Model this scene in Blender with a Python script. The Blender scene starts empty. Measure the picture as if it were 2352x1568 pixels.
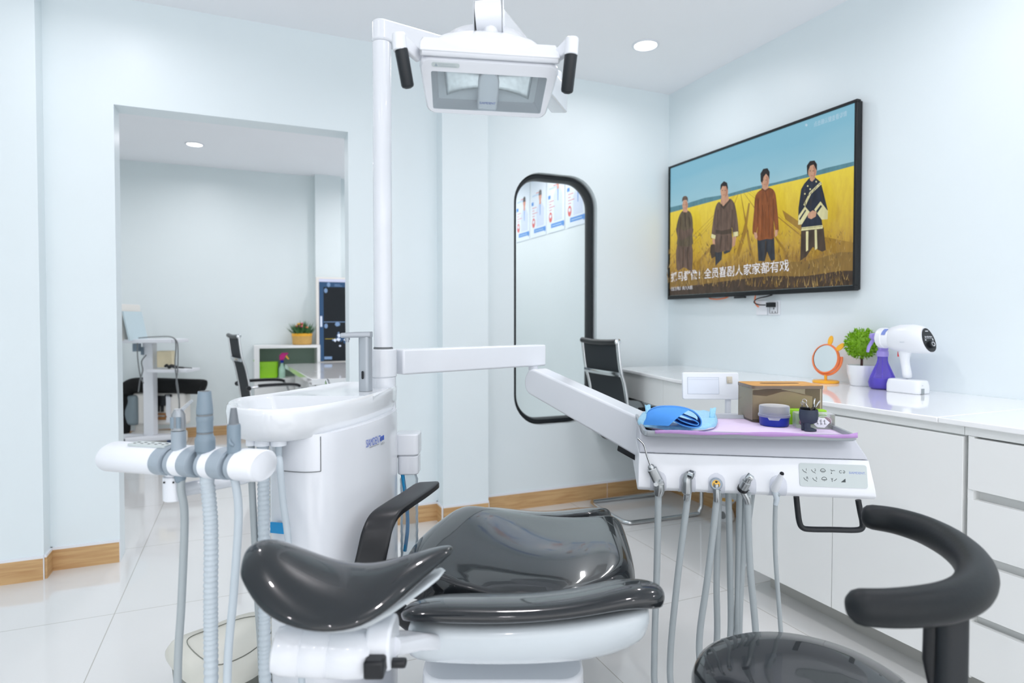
import bpy, bmesh, math, random
from mathutils import Vector, Matrix
random.seed(7)
R = math.radians
sc = bpy.context.scene
COL = sc.collection

# ------------------------------------------------------------------ camera
F_PX, YAW, PITCH = 1423.98, 0.4071, 0.0228
PX, PY = 1176.0, 768.1
EYE = Vector((0, 0, 1.2))
cam_d = bpy.data.cameras.new('camera')
cam = bpy.data.objects.new('camera', cam_d)
COL.objects.link(cam)
cam.location = EYE
cam.rotation_euler = (math.pi / 2 - PITCH, 0, -YAW)
cam_d.sensor_width = 36
cam_d.lens = F_PX / 2352 * 36
cam_d.shift_y = -(784 - PY) / 2352
cam_d.clip_start = 0.02
cam_d.dof.use_dof = True
cam_d.dof.focus_distance = 1.75
cam_d.dof.aperture_fstop = 3.2
sc.camera = cam

# ------------------------------------------------------------------ world, colour
wd = bpy.data.worlds.new('world')
sc.world = wd
wd.use_nodes = True
bg = wd.node_tree.nodes['Background']
bg.inputs[0].default_value = (0.955, 0.957, 0.98, 1)
bg.inputs[1].default_value = 2.15
sc.view_settings.view_transform = 'Standard'
sc.view_settings.look = 'None'
sc.view_settings.gamma = 1.0
sc.view_settings.exposure = 0.06
sc.view_settings.use_curve_mapping = False
LAMP_W = 6.0
sc.cycles.max_bounces = 14
sc.cycles.diffuse_bounces = 7
sc.cycles.glossy_bounces = 6
sc.cycles.transmission_bounces = 12
sc.cycles.transparent_max_bounces = 12
sc.cycles.caustics_reflective = False
sc.cycles.caustics_refractive = False

# ------------------------------------------------------------------ helpers
def ray(u, v):
    x = (u - PX) / F_PX; z = -(v - PY) / F_PX; d = 1.0
    c, s = math.cos(PITCH), math.sin(PITCH)
    d, z = d * c + z * s, z * c - d * s
    c, s = math.cos(YAW), math.sin(YAW)
    return Vector((x * c + d * s, -x * s + d * c, z))
RT = Vector((math.cos(YAW), -math.sin(YAW), 0))     # to the right of the view, level
FW = Vector((math.sin(YAW), math.cos(YAW), 0))      # into the view, level
UP = Vector((0, 0, 1))
def A(u, v, d):
    r = ray(u, v); return EYE + r * (d / r.dot(FW))
def onX(u, v, x):
    r = ray(u, v); return EYE + r * (x / r.x)
def onY(u, v, y):
    r = ray(u, v); return EYE + r * (y / r.y)
def onZ(u, v, z):
    r = ray(u, v); return EYE + r * ((z - 1.2) / r.z)
def onP(u, v, p, n):
    r = ray(u, v); return EYE + r * ((p - EYE).dot(n) / r.dot(n))
def LD(x, d, z):
    return RT * x + FW * d + UP * z

def frame(o, x, y=None, z=None):
    x = Vector(x).normalized()
    if z is None:
        y = Vector(y); z = x.cross(y).normalized(); y = z.cross(x)
    else:
        z = Vector(z).normalized(); y = z.cross(x).normalized(); x = y.cross(z)
    M = Matrix.Identity(4)
    for i in range(3):
        M[i][0], M[i][1], M[i][2], M[i][3] = x[i], y[i], z[i], o[i]
    return M

def spline(pts, n=6, closed=False):
    """Catmull-Rom through pts"""
    pts = [Vector(p) for p in pts]; out = []; N = len(pts)
    for i in range(N if closed else N - 1):
        g = lambda k: pts[k % N] if closed else pts[max(0, min(N - 1, k))]
        p0, p1, p2, p3 = g(i - 1), g(i), g(i + 1), g(i + 2)
        for j in range(n):
            t = j / n
            out.append(0.5 * ((2 * p1) + (p2 - p0) * t + (2 * p0 - 5 * p1 + 4 * p2 - p3) * t * t + (3 * p1 - p0 - 3 * p2 + p3) * t ** 3))
    if not closed: out.append(pts[-1])
    return out

def rrect(w, h, r, n=5):
    r = min(r, w / 2 - 1e-5, h / 2 - 1e-5); o = []
    for cx, cy, a in ((w/2-r, h/2-r, 0), (-w/2+r, h/2-r, 90), (-w/2+r, -h/2+r, 180), (w/2-r, -h/2+r, 270)):
        for k in range(n + 1):
            t = R(a + 90 * k / n); o.append((cx + r * math.cos(t), cy + r * math.sin(t)))
    return o

def circ(r, n=20, ry=None):
    ry = r if ry is None else ry
    return [(r * math.cos(2 * math.pi * k / n), ry * math.sin(2 * math.pi * k / n)) for k in range(n)]

_txt = {}
def text2d(s, bold=0.0):
    key = (s, bold)
    if key in _txt: return _txt[key]
    cu = bpy.data.curves.new('t', 'FONT'); cu.body = s; cu.size = 1; cu.offset = bold; cu.resolution_u = 3
    ob = bpy.data.objects.new('t', cu); COL.objects.link(ob)
    dg = bpy.context.evaluated_depsgraph_get()
    me = bpy.data.meshes.new_from_object(ob.evaluated_get(dg))
    v = [(q.co.x, q.co.y) for q in me.vertices]; f = [tuple(p.vertices) for p in me.polygons]
    bpy.data.objects.remove(ob); bpy.data.curves.remove(cu); bpy.data.meshes.remove(me)
    if v:
        x0 = min(a for a, b in v); x1 = max(a for a, b in v); y0 = min(b for a, b in v); y1 = max(b for a, b in v)
        v = [((a - x0), (b - y0)) for a, b in v]; r = (v, f, x1 - x0, y1 - y0)
    else: r = ([], [], 1, 1)
    _txt[key] = r
    return r

class MB:
    def __init__(s): s.v = []; s.f = []; s.m = []; s.mi = 0
    def add(s, vs, fs):
        b = len(s.v); s.v += [Vector(q) for q in vs]
        for f in fs: s.f.append([i + b for i in f]); s.m.append(s.mi)
        return s
    def mat(s, i): s.mi = i; return s
    def box(s, c, d, M=None):
        x, y, z = d[0] / 2, d[1] / 2, d[2] / 2; c = Vector(c)
        vs = [c + Vector((i * x, j * y, k * z)) for i in (-1, 1) for j in (-1, 1) for k in (-1, 1)]
        if M is not None: vs = [M @ q for q in vs]
        return s.add(vs, [(0, 1, 3, 2), (4, 6, 7, 5), (0, 4, 5, 1), (2, 3, 7, 6), (0, 2, 6, 4), (1, 5, 7, 3)])
    def bx(s, a, b, M=None):
        a = Vector(a); b = Vector(b)
        return s.box((a + b) / 2, [abs(b[i] - a[i]) for i in range(3)], M)
    def loft(s, rings, cap=(True, True), closed=True, loop=False):
        n = len(rings[0]); vs = [q for r in rings for q in r]; fs = []
        for i in range(len(rings) - (0 if loop else 1)):
            a = i * n; b = ((i + 1) % len(rings)) * n
            for j in range(n if closed else n - 1):
                k = (j + 1) % n; fs.append((a + j, a + k, b + k, b + j))
        if cap[0] and not loop: fs.append(tuple(reversed(range(n))))
        if cap[1] and not loop: fs.append(tuple(range((len(rings) - 1) * n, len(rings) * n)))
        return s.add(vs, fs)
    def prism(s, poly, z0, z1, M=None, scale1=1.0):
        M = M or Matrix.Identity(4)
        return s.loft([[M @ Vector((p[0], p[1], z0)) for p in poly], [M @ Vector((p[0] * scale1, p[1] * scale1, z1)) for p in poly]])
    def flat(s, poly, M=None, z=0):
        M = M or Matrix.Identity(4)
        return s.add([M @ Vector((p[0], p[1], z)) for p in poly], [tuple(range(len(poly)))])
    def lathe(s, prof, n=24, M=None, cap=(True, True)):
        M = M or Matrix.Identity(4)
        return s.loft([[M @ Vector((r * math.cos(2 * math.pi * k / n), r * math.sin(2 * math.pi * k / n), z)) for k in range(n)] for r, z in prof], cap)
    def tube(s, pts, r, n=10, cap=True, sec=None, closed=False, up=None):
        pts = [Vector(p) for p in pts]; N = len(pts); rings = []; nrm = None
        for i in range(N):
            if closed: t = pts[(i + 1) % N] - pts[i - 1]
            else: t = pts[min(N - 1, i + 1)] - pts[max(0, i - 1)]
            t.normalize()
            if nrm is None:
                h = Vector(up) if up else (Vector((0, 0, 1)) if abs(t.z) < .9 else Vector((1, 0, 0)))
                nrm = (h - t * h.dot(t)).normalized()
            else: nrm = (nrm - t * nrm.dot(t)).normalized()
            bn = t.cross(nrm); rr = r[i] if isinstance(r, (list, tuple)) else r
            if sec: rings.append([pts[i] + (nrm * q[1] + bn * q[0]) * rr for q in sec])
            else: rings.append([pts[i] + (nrm * math.sin(2 * math.pi * k / n) + bn * math.cos(2 * math.pi * k / n)) * rr for k in range(n)])
        return s.loft(rings, (cap, cap), loop=closed)
    def cyl(s, a, b, r, r2=None, n=20):
        return s.tube([a, b], [r, r if r2 is None else r2], n)
    def ball(s, c, r, n=14, sc_=(1, 1, 1)):
        c = Vector(c); m = n // 2
        return s.loft([[c + Vector((sc_[0] * r * math.sin(math.pi * (i + .02) / (m + .04)) * math.cos(2 * math.pi * k / n), sc_[1] * r * math.sin(math.pi * (i + .02) / (m + .04)) * math.sin(2 * math.pi * k / n), -sc_[2] * r * math.cos(math.pi * (i + .02) / (m + .04)))) for k in range(n)] for i in range(m + 1)])
    def text(s, t, M, h=None, w=None, bold=0.0, align=0.5):
        """lettering in the xy plane of M; origin at the middle of its left edge (align 0) or its centre (0.5)"""
        v, f, tw, th = text2d(t, bold)
        k = (h / th) if h else (w / tw); kx = (w / tw) if w else k
        return s.add([M @ Vector(((a - tw * align) * kx, (b - th / 2) * k, 0)) for a, b in v], f)
    def grid(s, rows):
        n = len(rows[0]); fs = []
        for i in range(len(rows) - 1):
            for j in range(n - 1): fs.append((i * n + j, i * n + j + 1, (i + 1) * n + j + 1, (i + 1) * n + j))
        return s.add([q for r in rows for q in r], fs)

WM = {}
def tag(o, label=None, cat=None, group=None, kind=None):
    for k, q in (('label', label), ('category', cat), ('group', group), ('kind', kind)):
        if q: o[k] = q
    return o
def thing(name, label, cat, loc=(0, 0, 0), rz=0.0, group=None):
    o = bpy.data.objects.new(name, None); COL.objects.link(o)
    o.empty_display_size = .05
    o.location = loc; o.rotation_euler = (0, 0, rz)
    WM[o.name] = Matrix.Translation(Vector(loc)) @ Matrix.Rotation(rz, 4, 'Z')
    return tag(o, label, cat, group)
def build(name, mb, mats, parent=None, local=False, bevel=0, sub=0, ang=40, seg=2, label=None, solid=0, loc=None, flip=False):
    """one mesh object; vertices are in world coordinates unless local"""
    if not isinstance(mats, (list, tuple)): mats = [mats]
    W = Matrix.Identity(4)
    if parent is not None: W = WM[parent.name]
    elif loc is not None: W = Matrix.Translation(Vector(loc))
    vs = mb.v if local else [W.inverted() @ q for q in mb.v]
    me = bpy.data.meshes.new(name)
    me.from_pydata([tuple(q) for q in vs], [], mb.f)
    for m in mats: me.materials.append(m)
    if len(mats) > 1: me.polygons.foreach_set('material_index', mb.m)
    bm = bmesh.new(); bm.from_mesh(me)
    if not mb.__dict__.get('keep'): bmesh.ops.recalc_face_normals(bm, faces=bm.faces)
    if flip: bmesh.ops.reverse_faces(bm, faces=bm.faces)
    bm.to_mesh(me); bm.free()
    me.polygons.foreach_set('use_smooth', [True] * len(me.polygons))
    if not sub: me.set_sharp_from_angle(angle=R(ang))
    o = bpy.data.objects.new(name, me); COL.objects.link(o)
    if parent is not None: o.parent = parent
    elif loc is not None: o.location = loc
    WM[o.name] = W
    if solid:
        md = o.modifiers.new('solid', 'SOLIDIFY'); md.thickness = solid; md.offset = 0
    if sub:
        md = o.modifiers.new('sub', 'SUBSURF'); md.levels = sub; md.render_levels = sub
    if bevel:
        md = o.modifiers.new('bevel', 'BEVEL'); md.width = bevel; md.segments = seg; md.limit_method = 'ANGLE'; md.angle_limit = R(35)
    if label: o['label'] = label
    return o
def struct(name, mb, mats, **k):
    o = build(name, mb, mats, **k); o['kind'] = 'structure'; return o
def dup(o, loc, rz, label):
    r = o.copy(); COL.objects.link(r); r.location = loc; r.rotation_euler = (0, 0, rz); r['label'] = label
    WM[r.name] = Matrix.Translation(Vector(loc)) @ Matrix.Rotation(rz, 4, 'Z')
    for ch in list(o.children):
        c = ch.copy(); COL.objects.link(c); c.parent = r
        for g in list(ch.children):
            d = g.copy(); COL.objects.link(d); d.parent = c
    return r

def lin(r, g, b):
    f = lambda c: (c / 255 / 12.92) if c <= 10 else (((c / 255) + .055) / 1.055) ** 2.4
    return (f(r), f(g), f(b), 1)
def mat(name, rgb, rough=.5, metal=0, coat=0, trans=0, emit=0, ior=1.45, noise=0, nscale=30, bump=0, spec=None, alpha=1, coat_rough=.05, sub=0, raw=None):
    m = bpy.data.materials.new(name); m.use_nodes = True
    nt = m.node_tree; b = nt.nodes['Principled BSDF']; c = lin(*rgb)
    I = b.inputs
    I['Base Color'].default_value = c; I['Roughness'].default_value = rough; I['Metallic'].default_value = metal
    I['Coat Weight'].default_value = coat; I['Coat Roughness'].default_value = coat_rough
    I['Transmission Weight'].default_value = trans; I['IOR'].default_value = ior; I['Alpha'].default_value = alpha
    if spec is not None: I['Specular IOR Level'].default_value = spec
    if emit:
        I['Emission Color'].default_value = c; I['Emission Strength'].default_value = emit
    if sub:
        I['Subsurface Weight'].default_value = sub; I['Subsurface Radius'].default_value = (.01, .01, .01)
    if noise or bump:
        tc = nt.nodes.new('ShaderNodeTexCoord'); nz = nt.nodes.new('ShaderNodeTexNoise')
        nz.inputs['Scale'].default_value = nscale; nz.inputs['Detail'].default_value = 4
        nt.links.new(tc.outputs['Object'], nz.inputs['Vector'])
        if noise:
            mx = nt.nodes.new('ShaderNodeMix'); mx.data_type = 'RGBA'
            mx.inputs[6].default_value = tuple(x * (1 - noise) for x in c[:3]) + (1,)
            mx.inputs[7].default_value = tuple(min(1, x * (1 + noise)) for x in c[:3]) + (1,)
            nt.links.new(nz.outputs['Fac'], mx.inputs[0]); nt.links.new(mx.outputs[2], I['Base Color'])
        if bump:
            bp = nt.nodes.new('ShaderNodeBump'); bp.inputs['Strength'].default_value = bump; bp.inputs['Distance'].default_value = .01
            nt.links.new(nz.outputs['Fac'], bp.inputs['Height']); nt.links.new(bp.outputs[0], I['Normal'])
    return m
def wood(name, c1, c2, axis_scale, rough=.45):
    m = mat(name, c1, rough); nt = m.node_tree; b = nt.nodes['Principled BSDF']
    tc = nt.nodes.new('ShaderNodeTexCoord'); mp = nt.nodes.new('ShaderNodeMapping'); mp.inputs['Scale'].default_value = axis_scale
    nz = nt.nodes.new('ShaderNodeTexNoise'); nz.inputs['Scale'].default_value = 3; nz.inputs['Detail'].default_value = 6; nz.inputs['Distortion'].default_value = .6
    cr = nt.nodes.new('ShaderNodeValToRGB'); cr.color_ramp.elements[0].color = lin(*c2); cr.color_ramp.elements[1].color = lin(*c1)
    cr.color_ramp.elements[0].position = .3; cr.color_ramp.elements[1].position = .65
    L = nt.links.new
    L(tc.outputs['Object'], mp.inputs[0]); L(mp.outputs[0], nz.inputs['Vector']); L(nz.outputs['Fac'], cr.inputs[0]); L(cr.outputs[0], b.inputs['Base Color'])
    return m
def glass(name, rgb, rough=0.0, see=.85, spec=.5, ior=1.3):
    """thin clear plastic or glass: mostly see-through, tinted, with a glossy surface"""
    m = bpy.data.materials.new(name); m.use_nodes = True; nt = m.node_tree; nt.nodes.clear()
    o = nt.nodes.new('ShaderNodeOutputMaterial'); t = nt.nodes.new('ShaderNodeBsdfTransparent'); p = nt.nodes.new('ShaderNodeBsdfPrincipled')
    t.inputs[0].default_value = lin(*rgb); p.inputs['Base Color'].default_value = lin(*rgb); p.inputs['Roughness'].default_value = max(rough, .04)
    p.inputs['Specular IOR Level'].default_value = spec
    x = nt.nodes.new('ShaderNodeMixShader'); fr = nt.nodes.new('ShaderNodeFresnel'); fr.inputs[0].default_value = ior
    ad = nt.nodes.new('ShaderNodeMath'); ad.operation = 'ADD'; ad.use_clamp = True; ad.inputs[1].default_value = 1 - see
    L = nt.links.new
    L(fr.outputs[0], ad.inputs[0]); L(ad.outputs[0], x.inputs[0]); L(t.outputs[0], x.inputs[1]); L(p.outputs[0], x.inputs[2]); L(x.outputs[0], o.inputs[0])
    return m

# ------------------------------------------------------------------ materials
M_wall = mat('wall_paint', (226, 235, 238), .36, noise=.012, nscale=3, spec=.3)
M_wall2 = mat('back_room_paint', (226, 235, 236), .36, noise=.012, nscale=3, spec=.3)
M_ceil = mat('ceiling_paint', (243, 244, 247), .8, noise=.01, nscale=3)
M_white = mat('white_enamel', (221, 224, 229), .22, coat=.35, noise=.008, nscale=6)
M_shell = mat('pale_grey_shell', (200, 208, 213), .2, coat=.4, noise=.01, nscale=6)
M_whiteg = mat('white_plastic', (229, 232, 237), .3, noise=.008, nscale=8)
M_offw = mat('cream_plastic', (233, 230, 224), .4, noise=.01, nscale=8)
M_ceram = mat('white_ceramic', (226, 229, 232), .08, coat=.6, noise=.006, nscale=5)
M_cab = mat('cabinet_laminate', (233, 235, 234), .28, noise=.008, nscale=4)
M_top = mat('quartz_worktop', (242, 243, 244), .07, coat=.4, noise=.012, nscale=60)
M_toe = mat('brushed_plinth', (188, 188, 184), .35, metal=.35, noise=.03, nscale=20)
M_seam = mat('dark_seam', (120, 124, 126), .6, noise=.05)
M_blk = mat('black_rubber', (22, 27, 32), .42, noise=.08, nscale=40)
M_blk2 = mat('black_plastic', (20, 22, 26), .35, noise=.06, nscale=40)
M_fab = mat('black_fabric', (14, 16, 17), .85, noise=.25, nscale=60, bump=.1)
M_vinyl = mat('charcoal_vinyl', (22, 27, 31), .25, coat=.8, coat_rough=.035, noise=.05, nscale=25, spec=.25)
M_soft = mat('black_leather', (24, 28, 31), .45, noise=.12, nscale=160, bump=.03, spec=.3)
M_mesh = mat('mesh_fabric', (40, 46, 50), .75, noise=.15, nscale=300)
M_chrome = mat('chrome', (215, 218, 220), .12, metal=1, noise=.02)
M_steel = mat('brushed_steel', (176, 180, 182), .28, metal=.9, noise=.05, nscale=60)
M_alu = mat('matt_aluminium', (168, 174, 180), .42, metal=.4, noise=.02, nscale=30)
M_grey = mat('grey_plastic', (152, 164, 174), .4, noise=.02, nscale=20)
M_greyd = mat('slate_grey_plastic', (124, 140, 152), .38, noise=.03, nscale=20)
M_grip = mat('mid_grey_rubber', (140, 147, 152), .45, noise=.02)
M_hose = mat('grey_hose', (163, 171, 174), .45, noise=.02, nscale=25)
M_hosel = mat('pale_grey_hose', (188, 198, 205), .45, noise=.02, nscale=25)
M_beig = mat('beige_hose', (196, 196, 188), .5, noise=.02, nscale=25)
M_wedge = mat('silver_grey_panel', (192, 195, 203), .38, noise=.015, nscale=20)
M_cradle = mat('pale_grey_cradle', (206, 210, 219), .35, noise=.015)
M_panel = mat('grey_membrane', (190, 199, 199), .4, noise=.015)
M_ink = mat('dark_print', (62, 70, 72), .6, noise=.05)
M_blue = mat('blue_print', (70, 100, 190), .5, noise=.05)
M_bluel = mat('pale_blue_print', (120, 140, 205), .5, noise=.05)
M_tan = wood('tan_wood_tile', (206, 170, 122), (184, 143, 96), (1.5, 1.5, 22))
M_bamboo = wood('bamboo', (218, 164, 92), (196, 140, 72), (3, 30, 3))
M_orange = mat('orange_plastic', (238, 132, 80), .35, noise=.02)
M_yellow = mat('yellow_plastic', (243, 180, 52), .38, noise=.02)
M_purple = mat('violet_plastic', (164, 150, 222), .3, noise=.02)
M_leaf = mat('bright_leaf', (122, 172, 22), .5, noise=.35, nscale=60)
M_stem = mat('brown_stem', (70, 42, 38), .7, noise=.2)
M_mirror = mat('mirror_silver', (235, 240, 240), .02, metal=1, noise=.004)
M_cobalt = mat('cobalt_plastic', (18, 44, 150), .28, noise=.04)
M_lime = mat('lime_plastic', (152, 214, 40), .4, noise=.04)
M_paper = mat('lilac_paper', (216, 200, 226), .8, noise=.03, nscale=50, bump=.1)
M_paperd = mat('deep_lilac_paper', (188, 150, 206), .8, noise=.05, nscale=50)
M_tissue = mat('tissue_paper', (246, 240, 230), .9, noise=.03, nscale=30)
M_pad = mat('pale_blue_wrap', (150, 205, 232), .35, noise=.12, nscale=70, bump=.5)
M_padw = mat('white_wadding', (238, 240, 242), .9, noise=.02)
M_towel = mat('blue_cloth', (70, 142, 220), .7, noise=.05, nscale=80, bump=.05)
M_navy = mat('navy_silicone', (44, 54, 70), .55, noise=.05)
M_brass = mat('brass', (200, 160, 80), .3, metal=.9, noise=.05)
M_bin = mat('putty_plastic', (207, 206, 196), .3, noise=.02)
M_bind = mat('grey_bin_body', (128, 130, 122), .5, noise=.03)
M_basket = mat('straw_basket', (206, 165, 96), .8, noise=.15, nscale=60)
M_pink = mat('pink_petal', (214, 104, 124), .6, noise=.1)
M_mag = mat('magenta_plastic', (200, 30, 130), .4, noise=.05)
M_cyanlab = mat('blue_label', (32, 148, 208), .45, noise=.03)
M_tubeblue = mat('blue_tube', (30, 146, 200), .35, noise=.03)
M_teal = mat('teal_card', (96, 178, 156), .6, noise=.05)
M_greygreen = mat('sage_backing', (138, 160, 146), .7, noise=.03)
M_red = mat('red_plastic', (220, 60, 60), .4, noise=.04)
M_brown = mat('brown_leather', (150, 104, 60), .6, noise=.1)
G_clear = glass('clear_glass', (252, 254, 253), see=.99)
G_lens = glass('lamp_lens', (244, 247, 248), see=.95)
G_smoke = glass('smoked_acrylic', (228, 223, 212), see=.95)
G_clearp = glass('clear_plastic', (236, 238, 240), see=.82)
G_frost = glass('frosted_plastic', (232, 235, 238), rough=.3, see=.72)
G_violet = glass('violet_clear', (184, 168, 246), see=.85)
G_violetl = glass('violet_liquid', (146, 138, 228), see=.25)
G_bottle = glass('clear_bottle', (238, 242, 244), see=.86)
G_wrap = glass('clear_sleeve', (232, 236, 240), see=.75)
M_glow = mat('lamp_glow', (255, 253, 248), .5, emit=9, noise=0)
M_bezel = mat('bezel_black', (14, 17, 20), .25, noise=.05)

# floor tile: white polished porcelain with thin joints
def tile_mat():
    m = mat('polished_floor_tile', (236, 236, 234), .06, coat=.3); nt = m.node_tree; b = nt.nodes['Principled BSDF']; L = nt.links.new
    tc = nt.nodes.new('ShaderNodeTexCoord'); mp = nt.nodes.new('ShaderNodeMapping')
    mp.inputs['Location'].default_value = (0.5 + .82 * 9, .33 + .82 * 9, 0)
    br = nt.nodes.new('ShaderNodeTexBrick'); br.offset = 0; br.squash = 1
    br.inputs['Color1'].default_value = lin(222, 222, 221); br.inputs['Color2'].default_value = lin(219, 220, 219); br.inputs['Mortar'].default_value = lin(180, 178, 172)
    br.inputs['Scale'].default_value = 1; br.inputs['Mortar Size'].default_value = .002; br.inputs['Mortar Smooth'].default_value = .2
    br.inputs['Brick Width'].default_value = .82; br.inputs['Row Height'].default_value = .82
    L(tc.outputs['Object'], mp.inputs[0]); L(mp.outputs[0], br.inputs['Vector']); L(br.outputs['Color'], b.inputs['Base Color'])
    return m
M_floor = tile_mat()

# ------------------------------------------------------------------ room
YW, XR, H, YB = 3.587, 2.7475, 2.78, 7.15
XL, YF, XB = -3.2, -3.0, -3.6
T = .14
DX0, DX1, DZ = -.58, .543, 2.2585
WX0, WX1, WZ0, WZ1, WR = 1.56, 2.165, .525, 2.145, .2
b = MB().bx((XB - .1, YF, -.1), (XR + .1, YB + .1, 0)); struct('floor', b, M_floor)
b = MB().bx((XB - .1, YF, H), (XR + .1, YB + .1, H + .1)); struct('ceiling', b, M_ceil)
# wall with the doorway and the round-cornered window: built from the outline of both openings
def wall_back():
    me_b = MB()
    bm = bmesh.new()
    door = [(DX0, 0), (DX0, DZ), (DX1, DZ), (DX1, 0)]
    outer = [(XL, 0)] + door + [(XR, 0), (XR, H), (XL, H)]
    win = [(WX0 + (WX1 - WX0) / 2 + p[0], (WZ0 + WZ1) / 2 + p[1]) for p in rrect(WX1 - WX0, WZ1 - WZ0, WR, 10)]
    for y in (YW, YW + T):
        edges = []
        for loop in (outer, win):
            vs = [bm.verts.new((p[0], y, p[1])) for p in loop]
            edges += [bm.edges.new((vs[i], vs[(i + 1) % len(vs)])) for i in range(len(vs))]
        bmesh.ops.triangle_fill(bm, edges=edges, use_beauty=True)
    bm.verts.ensure_lookup_table(); n = len(outer); w = len(win); tot = n + w
    for s, l in ((0, n), (n, w)):
        for i in range(l):
            j = (i + 1) % l
            bm.faces.new((bm.verts[s + i], bm.verts[s + j], bm.verts[tot + s + j], bm.verts[tot + s + i]))
    bmesh.ops.dissolve_limit(bm, angle_limit=.01, verts=bm.verts, edges=bm.edges)
    bm.verts.index_update()
    me_b.add([q.co.copy() for q in bm.verts], [[q.index for q in f.verts] for f in bm.faces]); bm.free()
    struct('wall_back', me_b, M_wall)
wall_back()
b = MB().bx((XR, YF, 0), (XR + .1, YB + .1, H)); struct('wall_right', b, M_wall)
b = MB().bx((XL - .1, YF, 0), (XL, YW, H)); struct('wall_left', b, M_wall)
b = MB().bx((XB, YB, 0), (XR, YB + .1, H)); struct('wall_far', b, M_wall2)
b = MB().bx((XB - .1, YW + T, 0), (XB, YB, H)); struct('wall_far_left', b, M_wall2)
b = MB().bx((XB, YW + T - .1, 0), (XL, YW + T, H)); struct('wall_back_return', b, M_wall2)
PY0 = 3.48
b = MB().bx((1.06, PY0, 0), (1.345, YW, H)); struct('wall_pillar_right', b, M_wall)
b = MB().bx((-1.7, PY0, 0), (-.865, YW, H)); struct('wall_pillar_left', b, M_wall)
p0 = onY(724, 500, YB - .12); p1 = onY(783, 500, YB - .12)
b = MB().bx((p0.x, YB - .12, 0), (p1.x, YB, H)); struct('wall_pillar_far', b, M_wall2)
# skirting: tan tile with white joints and a white sealant bead on top
def skirt(name, pts, jd=.9):
    t = .011; b = MB()
    for (x0, y0), (x1, y1), n in pts:
        n = Vector((n[0], n[1], 0)); a = Vector((x0, y0, 0)); c = Vector((x1, y1, 0)); d = (c - a); L = d.length; d.normalize()
        q = 0
        while q < L - .01:
            e = min(L, q + jd)
            M = frame(a + d * q, d, n)
            sg = 1 if d.cross(n).z > 0 else -1
            b.mat(0).bx((0.002, 0, 0), (e - q - .002, t, .1 * sg), M)
            b.mat(1).bx((0, 0, .1 * sg), (e - q, t * .9, .112 * sg), M)
            b.mat(1).bx((e - q - .002, 0, 0), (e - q + .002, t * .8, .1 * sg), M)
            q = e
    struct(name, b, [M_tan, M_whiteg])
N, Wt = (0, -1), (-1, 0)
skirt('baseboard_back', [((1.345, YW), (XR, YW), N), ((1.06, PY0), (1.345, PY0), N), ((1.06, YW), (1.06, PY0), Wt), ((DX1, YW), (1.06, YW), N)])
skirt('baseboard_left', [((-.865, YW), (DX0, YW), N), ((-.865, PY0), (-.865, YW), (1, 0)), ((-1.7, PY0), (-.865, PY0), N)])
skirt('baseboard_right', [((XR, 2.1), (XR, YW), Wt)])
skirt('baseboard_far', [((XB, YB), (p0.x, YB), N), ((p0.x, YB - .12), (p1.x, YB - .12), N)])
# window 1: black rubber gasket and pane
wc = Vector(((WX0 + WX1) / 2, 0, (WZ0 + WZ1) / 2)); ww, wh = WX1 - WX0, WZ1 - WZ0
def wring(w, h, r, y): return [Vector((wc.x + p[0], y, wc.z + p[1])) for p in rrect(w, h, r, 12)]
b = MB()
o1, o2, o3 = .004, .028, .05
b.loft([wring(ww - .002, wh - .002, WR, YW + .055), wring(ww - .02, wh - .02, WR - .01, YW + .035), wring(ww - .06, wh - .06, WR - .03, YW + .035), wring(ww - .075, wh - .075, WR - .04, YW + .055),
        wring(ww - .075, wh - .075, WR - .04, YW + .095), wring(ww - .06, wh - .06, WR - .03, YW + .112), wring(ww - .02, wh - .02, WR - .01, YW + .112), wring(ww - .002, wh - .002, WR, YW + .095)], (False, False), loop=True)
w1 = struct('window_1', b, M_blk)
b = MB().loft([wring(ww - .072, wh - .072, WR - .04, YW + .072), wring(ww - .072, wh - .072, WR - .04, YW + .078)])
build('window_pane', b, G_clear, w1)

# ------------------------------------------------------------------ ceiling lamps
def lamp_light(name, loc, w, size=.11, parent=None):
    l = bpy.data.lights.new(name, 'AREA'); l.shape = 'DISK'; l.size = size; l.energy = w; l.color = (1.0, .95, .975); l.spread = R(165)
    o = bpy.data.objects.new(name, l); COL.objects.link(o); o.location = loc; o['kind'] = 'structure'; return o
spots = [(2.127, 2.997, 'round recessed downlight shining in the ceiling right of the operating lamp', .062),
         (-.398, 6.269, 'round recessed downlight shining in the back room ceiling, seen through the doorway', .062)]
rest = [(-.57, 2.95), (2.1, 1.3), (.78, 1.95), (-.55, 1.0), (.8, .2), (2.1, -.4), (.8, -1.6), (-.55, -1.0), (-1.9, -.3),
        (1.2, 6.2), (1.2, 4.7), (-.4, 4.7), (-2.2, 4.7), (-2.2, 6.2), (2.2, 5.2), (2.2, 6.3)]  # last one is an added, unseen lamp brightening the room behind the window
proto = None
for i, q in enumerate(spots + rest):
    x, y = q[0], q[1]
    if proto is None:
        proto = t = thing('downlight', q[2], 'ceiling light', (x, y, H))
        build('trim_ring', MB().lathe([(.078, -.0005), (.078, -.005), (.066, -.008), (.062, -.004), (.062, -.0005)], 32), M_whiteg, t, local=True)
        build('diffuser', MB().lathe([(.0615, -.0035), (.05, -.0055), (.001, -.006)], 32, cap=(False, True)), M_glow, t, local=True)
    else:
        t = dup(proto, (x, y, H), 0, q[2] if len(q) > 2 else 'round recessed ceiling downlight out of view')
        if len(q) < 3: t['group'] = 'downlights outside the picture'
    lamp_light('downlight_glow', (x, y, H - .012), LAMP_W * (1.1 if y > YW else .58 if y > 2.8 else 1.15 if y > 1.5 else .85))

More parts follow.
